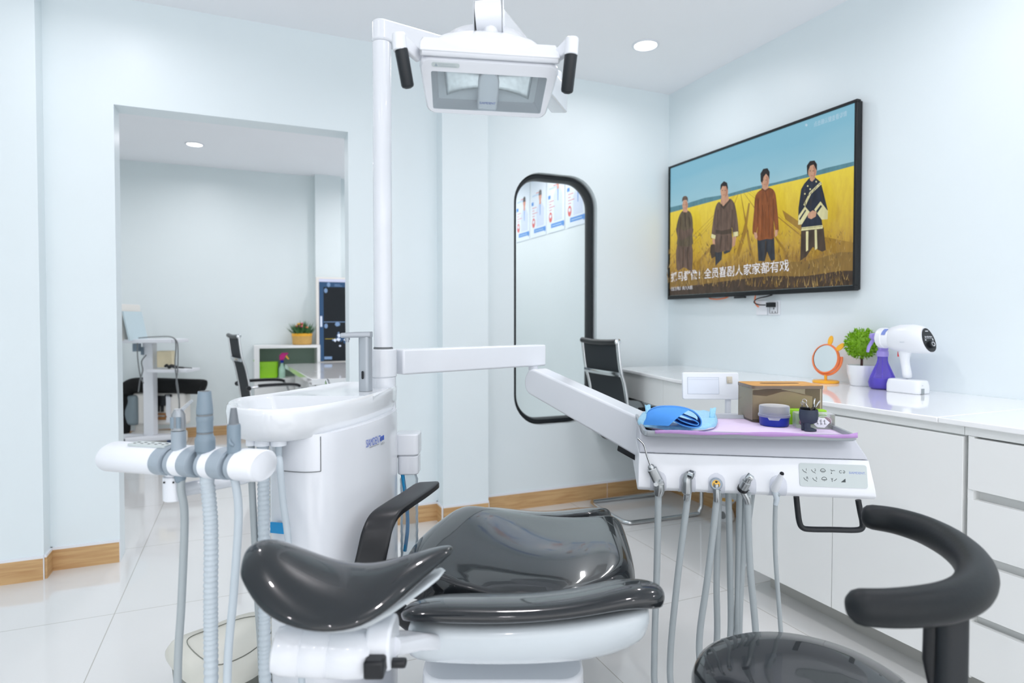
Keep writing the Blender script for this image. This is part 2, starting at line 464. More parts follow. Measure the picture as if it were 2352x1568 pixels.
# ------------------------------------------------------------------ fitted counter along the right wall
ZT, XT, XC = .894, 2.012, 2.03
tag(build('worktop', MB().bx((XT, -1.2, ZT - .018), (XR - .001, 1.262, ZT)).bx((XT, 1.264, ZT - .018), (XR - .001, 2.1, ZT)).prism([(2.012, 2.1001), (2.022, 2.35), (2.05, 2.62), (2.11, 2.92), (2.17, 3.2), (2.2, 3.42), (XR - .001, 3.42), (XR - .001, 2.1001)], ZT - .018, ZT), M_top, bevel=.003),
    'long white polished worktop on the cabinets along the right wall', 'worktop')
def cab_unit(name, label, y0, y1, fronts, drawers=False):
    t = thing(name, label, 'cabinet', ((XC + XR) / 2, (y0 + y1) / 2, 0))
    x0 = XC + .02
    b = MB().bx((x0, y0 + .001, .105), (XR - .006, y1 - .001, ZT - .0185))
    build('carcass', b, M_cab, t)
    build('plinth', MB().bx((2.165, y0 + .001, 0), (2.18, y1 - (.0 if y1 < 2 else .03), .105)), M_toe, t)
    build('handle_rail', MB().bx((XC + .004, y0 + .001, .848), (x0, y1 - .001, ZT - .0185)), M_cab, t)
    for (a, c, z0, z1) in fronts:
        build('drawer_front' if drawers else 'door', MB().bx((XC, a + .0015, z0), (XC + .0195, c - .0015, z1)), M_cab, t, bevel=.0012)
    return t
cab_unit('base_cabinet', 'white two door base cabinet behind the instrument table, under the worktop', 1.195, 2.11, [(1.195, 1.655, .113, .842), (1.655, 2.11, .113, .842)])
dz = [(.113, .278), (.305, .463), (.492, .655), (.684, .842)]
for y0, y1, lab in ((.25, 1.185, 'white bank of wide drawers beneath the worktop, behind the saddle stool armrest'), (-.7, .25, 'white bank of drawers nearest the camera, beyond the right edge of the picture')):
    t = thing('drawer_cabinet', lab, 'cabinet', ((XC + XR) / 2, (y0 + y1) / 2, 0))
    build('carcass', MB().bx((XC + .035, y0 + .001, .105), (XR - .006, y1 - .001, ZT - .0185)), M_cab, t)
    build('plinth', MB().bx((2.165, y0 + .001, 0), (2.18, y1, .105)), M_toe, t)
    build('handle_rail', MB().bx((XC + .004, y0 + .001, .848), (XC + .0345, y1 + .009, ZT - .0185)), M_cab, t)
    build('side_panel', MB().bx((XC + .004, y1 - .018, .105), (XC + .0345, y1 - .001, .847)), M_cab, t)
    for z0, z1 in dz:
        d = build('drawer_front', MB().bx((XC, y0 + .0015, z0), (XC + .0195, y1 - .004, z1)), M_cab, t, bevel=.0012)
t = thing('desk_apron', 'white drawer apron under the far end of the worktop, beside the mesh office chair', 'desk', (2.3, 2.75, .71))
fr = [(2.03, 2.115), (2.04, 2.35), (2.068, 2.62), (2.128, 2.92), (2.188, 3.2), (2.216, 3.4)]
build('carcass', MB().prism([(x + .021, y) for x, y in fr] + [(XR - .006, 3.4), (XR - .006, 2.115)], .722, ZT - .0185), M_cab, t)
for q in (fr[:3] + [(2.1, 2.78)], [(2.1006, 2.783)] + fr[3:]):
    build('drawer_front', MB().prism(q + [(x + .0195, y) for x, y in reversed(q)], .72, ZT - .022), M_cab, t, bevel=.001)

# ------------------------------------------------------------------ television
def emis(name, rgb, k=1.0, fold=0.0):
    m = mat(name, rgb, .35, emit=k, spec=.3); nt = m.node_tree; b = nt.nodes['Principled BSDF']; L = nt.links.new
    b.inputs['Base Color'].default_value = (.01, .01, .01, 1)
    if fold:      # picture content: cloth folds and grain
        tc = nt.nodes.new('ShaderNodeTexCoord'); mp = nt.nodes.new('ShaderNodeMapping'); mp.inputs['Scale'].default_value = (1, 34, 9)
        nz = nt.nodes.new('ShaderNodeTexNoise'); nz.inputs['Scale'].default_value = 1.3; nz.inputs['Detail'].default_value = 5
        cr = nt.nodes.new('ShaderNodeValToRGB'); c = lin(*rgb)
        cr.color_ramp.elements[0].position = .3; cr.color_ramp.elements[0].color = tuple(x * (1 - fold) for x in c[:3]) + (1,)
        cr.color_ramp.elements[1].position = .7; cr.color_ramp.elements[1].color = tuple(x * (1 + fold * .5) for x in c[:3]) + (1,)
        L(tc.outputs['Object'], mp.inputs[0]); L(mp.outputs[0], nz.inputs['Vector']); L(nz.outputs['Fac'], cr.inputs[0]); L(cr.outputs[0], b.inputs['Emission Color'])
    return m
def tv_sky():
    m = mat('screen_sky', (120, 180, 205), .3, spec=.3); nt = m.node_tree; b = nt.nodes['Principled BSDF']; L = nt.links.new
    b.inputs['Base Color'].default_value = (0.01, .01, .01, 1)
    tc = nt.nodes.new('ShaderNodeTexCoord'); sp = nt.nodes.new('ShaderNodeSeparateXYZ'); mr = nt.nodes.new('ShaderNodeMapRange')
    mr.inputs[1].default_value = .40; mr.inputs[2].default_value = .92
    nz = nt.nodes.new('ShaderNodeTexNoise'); nz.inputs['Scale'].default_value = 2.2; mp = nt.nodes.new('ShaderNodeMapping'); mp.inputs['Scale'].default_value = (1, .7, 3)
    ad = nt.nodes.new('ShaderNodeMath'); ad.operation = 'MULTIPLY_ADD'; ad.inputs[1].default_value = .35
    cr = nt.nodes.new('ShaderNodeValToRGB'); e = cr.color_ramp.elements
    e[0].position = 0.1; e[0].color = lin(174, 208, 216); e[1].position = 1.0; e[1].color = lin(128, 184, 206)
    L(tc.outputs['Object'], sp.inputs[0]); L(sp.outputs['Z'], mr.inputs[0]); L(tc.outputs['Object'], mp.inputs[0]); L(mp.outputs[0], nz.inputs['Vector'])
    L(nz.outputs['Fac'], ad.inputs[0]); L(mr.outputs[0], ad.inputs[2]); L(ad.outputs[0], cr.inputs[0]); L(cr.outputs[0], b.inputs['Emission Color']); b.inputs['Emission Strength'].default_value = .9
    return m
def tv_field():
    m = mat('screen_field', (210, 180, 60), .3, spec=.3); nt = m.node_tree; b = nt.nodes['Principled BSDF']; L = nt.links.new
    b.inputs['Base Color'].default_value = (0.01, .01, .01, 1)
    tc = nt.nodes.new('ShaderNodeTexCoord'); sp = nt.nodes.new('ShaderNodeSeparateXYZ'); mr = nt.nodes.new('ShaderNodeMapRange')
    mr.inputs[1].default_value = 0; mr.inputs[2].default_value = .6
    mp = nt.nodes.new('ShaderNodeMapping'); mp.inputs['Scale'].default_value = (1, 26, 7); nz = nt.nodes.new('ShaderNodeTexNoise'); nz.inputs['Scale'].default_value = 1.6; nz.inputs['Detail'].default_value = 8
    nz.inputs['Roughness'].default_value = .7
    cr = nt.nodes.new('ShaderNodeValToRGB'); e = cr.color_ramp.elements
    e[0].position = 0; e[0].color = lin(92, 72, 48); e[1].position = 1; e[1].color = lin(228, 206, 66)
    for p, c in ((.22, (128, 96, 50)), (.42, (184, 150, 62)), (.7, (210, 182, 60))):
        q = cr.color_ramp.elements.new(p); q.color = lin(*c)
    ad = nt.nodes.new('ShaderNodeMath'); ad.operation = 'MULTIPLY_ADD'; ad.inputs[1].default_value = .7
    sb = nt.nodes.new('ShaderNodeMath'); sb.operation = 'SUBTRACT'; sb.inputs[1].default_value = .36
    L(tc.outputs['Object'], sp.inputs[0]); L(sp.outputs['Z'], mr.inputs[0]); L(tc.outputs['Object'], mp.inputs[0]); L(mp.outputs[0], nz.inputs['Vector'])
    L(nz.outputs['Fac'], ad.inputs[0]); L(mr.outputs[0], ad.inputs[2]); L(ad.outputs[0], sb.inputs[0]); L(sb.outputs[0], cr.inputs[0]); L(cr.outputs[0], b.inputs['Emission Color']); b.inputs['Emission Strength'].default_value = .9
    return m
TX, TY0, TY1, TZ0, TZ1 = 2.70, 2.092, 3.533, 1.344, 2.261
tv = thing('television', 'large black framed television showing four people in a wheat field, on the right wall', 'television', (TX + .03, (TY0 + TY1) / 2, TZ0))
bz = .014
b = MB()
b.bx((TX, TY0, TZ0), (TX + .028, TY1, TZ0 + .026)).bx((TX, TY0, TZ1 - bz), (TX + .028, TY1, TZ1)).bx((TX, TY0, TZ0 + .026), (TX + .028, TY0 + bz, TZ1 - bz)).bx((TX, TY1 - bz, TZ0 + .026), (TX + .028, TY1, TZ1 - bz))
build('bezel', b, M_bezel, tv, bevel=.002)
build('back_shell', MB().bx((TX + .012, TY0 + .004, TZ0 + .004), (TX + .046, TY1 - .004, TZ1 - .004)), M_blk2, tv, bevel=.004)
build('wall_mount', MB().bx((TX + .047, 2.6, 1.6), (XR - .001, 3.0, 2.0)), M_blk2, tv)
build('sensor_tab', MB().bx((TX + .002, 2.815, TZ0 - .012), (TX + .02, 2.9, TZ0 - .001)), M_blk2, tv, bevel=.002)
def z2(q): return onX(1500 + q[0] / 2.8, 200 + q[1] / 2.8, TX + .008)
pic = MB()
pic.mat(0).add([(TX + .010, TY0 + bz, TZ0 + .026), (TX + .010, TY1 - bz, TZ0 + .026), (TX + .010, TY1 - bz, TZ1 - bz), (TX + .010, TY0 + bz, TZ1 - bz)], [(0, 1, 2, 3)])
lay = [0.0]
cy0, cy1 = TY0 + bz + .001, TY1 - bz - .001
def P(mi, pts, sm=0):
    lay[0] += .00004
    q = [z2(p) for p in pts]
    if sm: q = spline(q, sm, True)
    for k in q: k.x = TX + .0095 - lay[0]; k.y = min(cy1, max(cy0, k.y)); k.z = max(TZ0 + .027, k.z)
    pic.mat(mi).add(q, [tuple(range(len(q)))])
def E_(mi, x, y, rx, ry, rot=0, n=14):
    c, s = math.cos(R(rot)), math.sin(R(rot))
    P(mi, [(x + rx * math.cos(2 * math.pi * k / n) * c - ry * math.sin(2 * math.pi * k / n) * s, y + rx * math.cos(2 * math.pi * k / n) * s + ry * math.sin(2 * math.pi * k / n) * c) for k in range(n)])
# 0 sky 1 field 2 far trees 3 skin 4 hair 5 grey-brown 6 rust 7 navy 8 cream trim 9 dark trousers 10 taupe 11 furrow 12 white 13 dim white 14 dark belt
P(2, [(90, 812), (90, 778), (200, 752), (330, 712), (470, 690), (640, 642), (790, 612), (950, 570), (1110, 520), (1290, 478), (1290, 520), (90, 830)])
P(1, [(90, 812), (440, 718), (780, 630), (1100, 556), (1290, 505), (1290, 1320), (90, 1350)])
P(11, [(612, 745), (622, 745), (600, 930), (575, 1010), (560, 1080), (520, 1120), (560, 985), (590, 870)])
P(11, [(830, 790), (960, 880), (1090, 960), (1290, 1000), (1290, 1120), (1150, 1060), (1000, 960), (850, 850)])
P(11, [(410, 975), (420, 990), (340, 1080), (290, 1150), (280, 1125), (350, 1045)])
for k in range(9):          # tractor lines running to the horizon
    x0 = 560 + (k - 4) * 12; x1 = 640 + (k - 4) * 300
    P(11, [(x0, 700 - k * 7), (x0 + 1.5, 700 - k * 7), (x1 + 26, 1200), (x1, 1200)])
P(16, [(90, 1215), (300, 1180), (560, 1150), (760, 1120), (980, 1120), (1290, 1060), (1290, 1320), (90, 1350)], 3)
P(14, [(90, 1300), (300, 1270), (560, 1235), (760, 1215), (980, 1215), (1290, 1180), (1290, 1320), (90, 1350)], 3)
for k in range(900):
    y = 1290 - (k / 900) ** 1.0 * 0 - random.uniform(0, 1) ** 1.2 * 360; x = random.uniform(100, 1270); h = random.uniform(18, 55) * (.5 + (y - 900) / 500); w = random.uniform(1.2, 3.0); l = random.uniform(-16, 16)
    P(random.choice((1, 11, 15, 15, 16, 16, 14, 10)), [(x - w, y), (x + w, y), (x + l, y - h)])
def person(hx, hy, hr, tor, arms, legs, body, extra=()):
    for m_, pts in legs: P(m_, pts)
    P(body, tor)
    for m_, pts in arms: P(m_, pts)
    for m_, pts in extra: P(m_, pts)
# first from the left: man in a grey-brown tunic, arms folded, cap
P(10, [(185, 1000), (275, 1000), (280, 1170), (262, 1180), (225, 1160), (180, 1175)], 3)
P(5, [(215, 800), (250, 795), (275, 820), (284, 880), (282, 960), (278, 1020), (185, 1020), (184, 970), (176, 915), (192, 840)], 3)
P(10, [(178, 905), (230, 925), (282, 905), (282, 945), (250, 965), (205, 985), (180, 945)], 3)
P(3, [(220, 770), (248, 770), (250, 800), (235, 812), (218, 800)]); E_(3, 234, 762, 18, 38)
P(10, [(214, 740), (218, 712), (234, 702), (250, 712), (252, 742), (244, 728), (224, 730)], 3)
P(3, [(222, 785), (248, 785), (246, 806), (226, 808)])
P(14, [(229, 806), (237, 806), (240, 900), (234, 905)])
# second: man in a brown tunic with a dark belt
P(9, [(428, 1050), (475, 1060), (470, 1110), (430, 1150)]); P(9, [(480, 1060), (530, 1040), (525, 1060), (490, 1075)])
P(10, [(455, 740), (480, 765), (520, 720), (550, 745), (565, 800), (578, 900), (575, 960), (545, 962), (535, 880), (538, 1035), (500, 1052), (425, 1060), (428, 960), (405, 965), (415, 860), (432, 770)], 3)
P(14, [(432, 918), (470, 925), (536, 912), (538, 942), (480, 950), (430, 944)])
P(8, [(405, 945), (432, 955), (428, 978), (402, 970)]); P(8, [(546, 935), (577, 930), (577, 958), (546, 964)])
P(3, [(410, 975), (426, 980), (428, 1015), (415, 1018)]); P(3, [(540, 965), (566, 962), (556, 1020), (540, 1030)])
P(14, [(400, 1015), (425, 1010), (430, 1090), (405, 1105), (396, 1060)])
P(3, [(470, 700), (512, 695), (520, 732), (484, 772), (462, 745)]); E_(3, 488, 672, 25, 46)
P(4, [(462, 665), (464, 630), (485, 608), (506, 618), (512, 650), (509, 668), (500, 640), (475, 640), (467, 660)])
P(14, [(470, 752), (480, 770), (520, 726), (528, 732), (484, 790), (462, 762)])
# third: person in a rust-coloured tunic
P(9, [(700, 975), (810, 970), (816, 1110), (790, 1120), (765, 1060), (750, 1120), (708, 1120)])
P(6, [(730, 660), (752, 668), (778, 650), (812, 672), (826, 740), (840, 918), (818, 922), (805, 840), (810, 968), (760, 978), (700, 984), (704, 900), (694, 940), (670, 938), (680, 800), (690, 700)], 3)
P(3, [(680, 935), (697, 938), (703, 965), (694, 984), (682, 965)]); P(3, [(814, 922), (834, 920), (832, 955), (816, 966)])
P(3, [(736, 625), (768, 622), (776, 654), (752, 672), (730, 660)]); P(18, [(730, 652), (752, 666), (778, 648), (780, 658), (753, 676), (728, 662)]); P(18, [(752, 672), (757, 670), (772, 740), (768, 742)]); E_(3, 752, 604, 27, 46)
P(4, [(724, 610), (722, 560), (740, 530), (768, 525), (782, 550), (780, 600), (774, 580), (758, 560), (742, 582), (734, 620)])
# fourth: woman in a navy jacket with cream trim, wide cream cuffs
P(14, [(985, 925), (1130, 905), (1145, 1050), (1120, 1060), (1060, 1030), (1020, 1090), (978, 1120)])
P(8, [(1016, 930), (1032, 928), (1030, 1050), (1016, 1060)]); P(8, [(1072, 920), (1086, 918), (1090, 1040), (1074, 1050)])
P(7, [(1036, 590), (1070, 580), (1112, 615), (1132, 690), (1156, 790), (1150, 850), (1118, 850), (1124, 910), (985, 922), (988, 860), (966, 870), (968, 780), (985, 660), (1005, 625)])
P(8, [(988, 905), (1124, 890), (1124, 912), (985, 926)])
P(8, [(968, 830), (1010, 770), (1040, 805), (990, 885), (966, 888)]); P(8, [(1070, 790), (1110, 738), (1158, 800), (1156, 852), (1118, 855)])
P(7, [(972, 850), (1012, 790), (1018, 796), (978, 860)]); P(7, [(1082, 800), (1112, 760), (1120, 770), (1088, 815)])
P(8, [(1112, 612), (1120, 625), (1050, 690), (1012, 770), (1000, 760), (1040, 680)])
P(3, [(1028, 818), (1060, 795), (1085, 805), (1080, 835), (1050, 852), (1030, 842)])
P(3, [(1044, 580), (1072, 575), (1074, 600), (1056, 612), (1042, 602)]); P(7, [(1034, 600), (1056, 612), (1078, 590), (1084, 612), (1058, 630), (1032, 620)]); E_(3, 1057, 545, 28, 48)
P(4, [(1024, 560), (1022, 510), (1042, 480), (1072, 476), (1088, 500), (1088, 545), (1080, 530), (1066, 502), (1044, 510), (1032, 540), (1030, 575)])
for x0, y0, x1, y1, w_, m_ in ((205, 840, 200, 960, 3, 14), (262, 840, 266, 900, 3, 14), (222, 1030, 220, 1160, 3, 14), (250, 1030, 252, 1160, 3, 14), (450, 790, 440, 905, 3, 14), (540, 790, 538, 905, 3, 14), (470, 960, 462, 1040, 3, 14), (510, 955, 512, 1035, 3, 14),
        (708, 720, 704, 900, 3, 18), (806, 720, 808, 900, 3, 18), (735, 760, 730, 965, 3, 18), (775, 760, 782, 965, 3, 18), (755, 800, 758, 970, 2, 18), (758, 990, 752, 1110, 4, 14), (1010, 660, 1000, 760, 3, 14), (1118, 680, 1126, 760, 3, 14), (1050, 720, 1048, 790, 2, 14)):
    P(m_, [(x0 - w_, y0), (x0 + w_, y0), (x1 + w_ * .4, y1), (x1 - w_ * .4, y1)])
for k in range(26):
    f = k / 25; E_(7 if k % 2 else 14, 1112 - 100 * min(1, f * 1.4) + random.uniform(-3, 3), 622 + 140 * f, 3.2, 3.2, n=6)
for k in range(16): E_(14, 992 + k * 8.4, 912 - k * .9, 2.6, 3, n=6)
for x, y in ((1030, 640), (1085, 612), (1012, 690), (1098, 640), (1046, 660)): E_(8, x, y, 5, 6, n=7)
for x, y, s_ in ((234, 762, .75), (488, 672, 1), (752, 606, 1), (1057, 547, 1.08)): P(17, [(x + 8 * s_, y - 30 * s_), (x + 20 * s_, y - 20 * s_), (x + 22 * s_, y + 15 * s_), (x + 8 * s_, y + 40 * s_), (x + 14 * s_, y + 5 * s_)], 3)
for x, y, s_ in ((234, 765, .75), (488, 676, 1), (752, 610, 1), (1057, 552, 1.1)):     # brows, eyes, mouth
    for e in (-9, 9): E_(4, x + e * s_, y - 8 * s_, 4 * s_, 2.2 * s_, n=8)
    E_(17, x + 1, y + 20 * s_, 8 * s_, 3 * s_, n=8)
Mtv = lambda x, y: frame(Vector((TX + .0085 - .00012 * 60, 0, 0)) + Vector((0, z2((x, y)).y, z2((x, y)).z)), (0, -1, 0), None, (-1, 0, 0))
pic.mat(12)
a0, a1 = z2((120, 1215)), z2((303, 1200)); pic.text('抓马群像！', Mtv(120, 1222), h=.066, w=abs(a0.y - a1.y) * 1.02, bold=.011, align=0)
a0, a1 = z2((334, 1200)), z2((880, 1155)); pic.text('全员喜剧人家家都有戏', Mtv(334, 1200), h=.066, w=abs(a0.y - a1.y), bold=.011, align=0)
a0, a1 = z2((120, 1300)), z2((258, 1290)); pic.text('《生万物》央八大剧', Mtv(120, 1297), h=.026, w=abs(a0.y - a1.y), bold=.004, align=0)
pic.mat(13)
a0, a1 = z2((1036, 240)), z2((1248, 185)); pic.text('点击确认键查看详情', Mtv(1040, 242), h=.028, w=abs(a0.y - a1.y), bold=.004, align=0)
E_(13, 1022, 250, 8, 9)
cols = [None, None, (92, 142, 156), (206, 160, 132), (34, 28, 28), (98, 86, 66), (146, 84, 42), (36, 44, 62), (228, 224, 172), (52, 56, 64), (106, 86, 74), (164, 130, 58), (238, 240, 248), (184, 214, 232), (74, 60, 48), (186, 158, 96), (140, 112, 58), (186, 132, 108), (112, 62, 32)]
tvm = [tv_sky(), tv_field()] + [emis('screen_tone', c, .82, .45 if i in (3, 4, 5, 7, 8, 12) else .2 if i not in (10, 11) else 0) for i, c in enumerate(cols[2:])]
pic.keep = True
build('screen_picture', pic, tvm, tv)
# sockets and leads below the television
for y0, y1, nm, lab in ((2.675, 2.757, 'blank_plate', 'white square blank wall plate with orange lead, left of the wall socket'), (2.585, 2.667, 'wall_socket', 'white wall socket with a black plug, under the television')):
    t = thing(nm, lab, 'socket', (XR, (y0 + y1) / 2, 1.231))
    build('face_plate', MB().bx((XR - .009, y0, 1.231), (XR - .0005, y1, 1.313)), M_whiteg, t, bevel=.002)
    if nm == 'wall_socket':
        yc = (y0 + y1) / 2
        b = MB().bx((XR - .0095, yc - .003, 1.262), (XR - .0085, yc + .003, 1.273))
        for s in (-1, 1): b.box((XR - .009, yc + s * .011, 1.247), (.001, .004, .010))
        build('pin_slots', b, M_blk2, t)
        build('insert_edge', MB().bx((XR - .0115, y0 + .012, 1.24), (XR - .0092, y0 + .0135, 1.305)).bx((XR - .0115, y1 - .0135, 1.24), (XR - .0092, y1 - .012, 1.305)).bx((XR - .0115, y0 + .012, 1.24), (XR - .0092, y1 - .012, 1.2415)), M_seam, t)
tag(build('power_lead', MB().tube(spline([(2.72, 2.62, 1.343), (2.715, 2.66, 1.335), (2.71, 2.72, 1.325), (2.70, 2.735, 1.305), (2.70, 2.70, 1.29), (2.705, 2.655, 1.287)], 6), .0035, 8)
    .box((XR - .025, 2.632, 1.288), (.03, .042, .026)), M_blk2), 'black power lead with its plug in the wall socket below the screen', 'cable')
tag(build('orange_lead', MB().tube(spline([(2.72, 2.745, 1.343), (2.72, 2.75, 1.31), (2.725, 2.742, 1.29), (XR - .012, 2.735, 1.278)], 6), .004, 8), M_orange), 'thin orange lead running into the blank plate below the screen', 'cable')
tag(build('orange_cable_loop', MB().tube(spline([(2.725, 2.97, 1.345), (2.72, 3.0, 1.337), (2.72, 3.06, 1.333), (2.72, 3.12, 1.338), (2.725, 3.14, 1.345)], 6), .004, 8), M_orange), 'short orange cable loop hanging at the bottom left of the television', 'cable')

# ------------------------------------------------------------------ things on the worktop
def Wc(u, v): return onZ(u, v, ZT)
# make-up mirror
c = Wc(1908, 878); c.x = 2.62
t = thing('makeup_mirror', 'small round orange make-up mirror with yellow ears and foot, on the worktop', 'mirror', c)
t.scale = (1.15, 1.15, 1.13)
b = MB().lathe([(.049, 0), (.052, .003), (.052, .008), (.048, .011), (.001, .011)], 32); build('foot', b, M_yellow, t, local=True)
build('stem', MB().cyl((0, 0, .011), (0, 0, .036), .006), M_yellow, t, local=True)
face_n = Vector((-1.0, -.02, .12)).normalized(); hc = Vector((0, 0, .105)); rr_ = .062
ex = Vector((0, 0, 1)).cross(face_n).normalized()
Mm = frame(hc, ex, None, face_n)
build('hoop', MB().tube([Mm @ Vector((.069 * math.cos(a), .069 * math.sin(a), -.008)) for a in [R(170 + k * 10) for k in range(21)]], .0055, 8), M_orange, t, local=True)
rim = build('rim', MB().lathe([(rr_ - .004, .006), (rr_, .007), (rr_ + .003, .0), (rr_, -.008), (rr_ - .006, -.009)], 36, Mm, cap=(False, False)).lathe([(.001, -.008), (rr_ - .002, -.0085)], 36, Mm, cap=(False, False)), M_orange, t, local=True)
build('mirror_glass', MB().lathe([(rr_ - .003, .004), (.001, .0045)], 36, Mm, cap=(False, True)), M_mirror, t, local=True)
for a, l in ((80, .04), (40, .044)):
    ca = Mm @ Vector((math.cos(R(a)) * (rr_ + l * .45), math.sin(R(a)) * (rr_ + l * .45), 0))
    Mx = frame(ca, Mm.to_3x3() @ Vector((math.cos(R(a)), math.sin(R(a)), 0)), None, face_n)
    build('ear', MB().prism(circ(l * .55, 20, .011), -.003, .003, Mx), M_yellow, t, local=True, bevel=.001)
# topiary
c = Wc(1980, 886); c.x += .01; c.y += .012
t = thing('potted_topiary', 'green ball topiary in a white pot between the orange mirror and violet bottle', 'plant', c)
build('pot', MB().lathe([(.001, 0), (.042, 0), (.047, .004), (.06, .06), (.062, .097), (.058, .097), (.054, .085), (.001, .084)], 32), M_ceram, t, local=True, label='white pot')
build('stem', MB().tube([(0, 0, .084), (.002, 0, .115), (0, 0, .16)], .0055, 10), M_stem, t, local=True)
b = MB(); bc = Vector((0, 0, .197))
b.ball(bc, .06, 14)
for k in range(1100):
    u = random.uniform(-1, 1); a = random.uniform(0, 6.283); q = math.sqrt(1 - u * u)
    n = Vector((q * math.cos(a), q * math.sin(a), u)); o = bc + n * random.uniform(.056, .072)
    d = (n + Vector([random.uniform(-.8, .8) for _ in range(3)])).normalized(); s = d.cross(Vector([random.uniform(-1, 1) for _ in range(3)])).normalized()
    l = random.uniform(.008, .0125); w = l * .34
    b.add([o - d * l * .4, o + s * w + n * .001, o + d * l, o - s * w + n * .001], [(0, 1, 2), (0, 2, 3)])
build('foliage', b, M_leaf, t, local=True)
# violet spray bottle
c = Wc(2016, 891); c.x -= .012; c.y -= .03
t = thing('spray_bottle', 'violet clear spray bottle half full, beside the green ball topiary', 'spray bottle', c)
prof = [(.001, .001), (.044, .001), (.052, .008), (.056, .03), (.05, .055), (.035, .09), (.024, .115), (.0205, .13), (.0205, .15)]
build('bottle', MB().lathe(prof, 32, cap=(True, False)), G_violet, t, local=True, label='clear violet bottle')
build('liquid', MB().lathe([(.001, .003), (.042, .003), (.05, .009), (.0535, .03), (.0495, .05), (.001, .0505)], 32), G_violetl, t, local=True)
build('dip_tube', MB().tube([(.0, 0, .012), (0, 0, .15)], .0025, 8), M_purple, t, local=True)
build('collar', MB().lathe([(.023, .145), (.024, .15), (.023, .168), (.016, .175), (.016, .176)], 24), M_purple, t, local=True)
dirn = Vector((-.82, .57, 0)).normalized()     # nozzle points away along the wall
Ms = frame((0, 0, 0), dirn, None, Vector((0, 0, 1)).cross(dirn) * -1) if False else frame((0, 0, 0), dirn, (0, 0, 1))
build('spray_head', MB().prism([(-.02, .172), (.016, .172), (.018, .196), (.035, .215), (.055, .228), (.052, .248), (.03, .25), (.0, .243), (-.018, .22)], -.013, .013, Ms), M_purple, t, local=True, bevel=.004)
build('trigger', MB().prism([(.03, .222), (.046, .222), (.062, .19), (.066, .165), (.058, .162), (.05, .188)], -.007, .007, Ms), M_purple, t, local=True, bevel=.002)
# hand-held x-ray camera standing on its foot
c = Wc(2088, 901); c.x -= .01
t = thing('xray_gun', 'white hand-held x-ray camera with a black control face, standing on the worktop', 'x-ray camera', c)
t.scale = (1.18, 1.18, 1.1)
ax = (RT * .42 - FW * .91).normalized()           # from the muzzle to the control face
side = Vector((0, 0, 1)).cross(ax).normalized(); Mg = frame((0, 0, 0), ax, side)
foot = rrect(.125, .075, .02, 5)
build('foot', MB().loft([[Mg @ Vector((p[0], p[1], 0)) for p in foot], [Mg @ Vector((p[0], p[1], .03)) for p in foot], [Mg @ Vector((p[0] * .93, p[1] * .9, .052)) for p in foot]]), M_whiteg, t, local=True, bevel=.006, seg=3)
h = [(.0, .05, .019, .024), (-.005, .09, .016, .019), (-.012, .12, .016, .018), (-.013, .15, .022, .02), (-.008, .17, .036, .022)]
build('grip', MB().loft([[Mg @ Vector((x + a * .9, b_ * .85, z)) for a, b_ in circ(rx, 16, ry)] for x, z, rx, ry in [(q[0], q[1], q[2], q[3]) for q in h]]), M_whiteg, t, local=True, sub=1)
bz_ = .208
sec = [(-.078, .028), (-.07, .035), (-.052, .044), (-.03, .05), (.03, .052), (.06, .05)]
ringz = lambda x, r, dz_=0, t_=0: [Mg @ Vector((x + t_ * math.sin(2 * math.pi * k / 24) * r, r * .78 * math.cos(2 * math.pi * k / 24), bz_ + dz_ + r * math.sin(2 * math.pi * k / 24))) for k in range(24)]
build('housing', MB().loft([ringz(-.07, .036), ringz(-.055, .046), ringz(-.03, .053), ringz(.02, .055), ringz(.062, .052, -.002, -.3), ringz(.07, .047, -.003, -.3)]), M_whiteg, t, local=True)
build('muzzle', MB().lathe([(.001, -.105), (.035, -.105), (.0405, -.1), (.041, -.082), (.038, -.08), (.0375, -.06), (.034, -.055)], 28, frame(Vector((0, 0, bz_)), side, None, ax)), M_whiteg, t, local=True)
build('muzzle_sticker', MB().add([frame(Vector((0, 0, bz_)), side, None, ax) @ Vector((.0392 * math.cos(a), .0392 * math.sin(a), z)) for z in (-.078, -.063) for a in [R(-200 - 6 * k) for k in range(9)]], [(k, k + 1, k + 10, k + 9) for k in range(8)]), M_bluel, t, local=True)
Mf = frame(Mg @ Vector((.0715, 0, bz_ - .003)), side, None, (Mg.to_3x3() @ Vector((1, 0, .3))).normalized())
face = build('control_face', MB().loft([[Mf @ Vector((p[0] * (1 - .12 * p[1] / .046), p[1], z)) for p in circ(.032, 26, .046)] for z in (-.004, .0015)]), M_blk2, t, local=True)
b = MB().lathe([(.013, .001), (.013, .009), (.0105, .011), (.001, .011)], 22, frame(Mf @ Vector((0, -.018, 0)), side, None, Mf.to_3x3() @ Vector((0, 0, 1))))
build('dial', b, M_blk, t, local=True)
build('dial_ring', MB().lathe([(.0065, .0112), (.0085, .0118), (.0085, .0112)], 22, frame(Mf @ Vector((0, -.018, 0)), side, None, Mf.to_3x3() @ Vector((0, 0, 1))), cap=(False, False)), M_whiteg, t, local=True)
b = MB()
Mo = Mf @ Matrix.Translation((0, 0, .0019))
b.box((0, .034, 0), (.016, .0028, .0004), Mo)
for k in range(6): b.box((-.017 + k * .007, .012, 0), (.003, .006 - (k % 2) * .002, .0004), Mo)
b.box((0, .006, 0), (.044, .0008, .0004), Mo).box((-.02, 0, 0), (.006, .004, .0004), Mo).box((.02, .001, 0), (.004, .007, .0004), Mo)
build('display_marks', b, M_whiteg, t, local=True)
build('trigger', MB().box((-.033, 0, .148), (.006, .01, .022), Mg), M_red, t, local=True, bevel=.001)
build('contact_slot', MB().box((.0625, -.015, .012), (.004, .014, .02), Mg).box((.06, -.015, .028), (.004, .008, .012), Mg), M_steel, t, local=True)
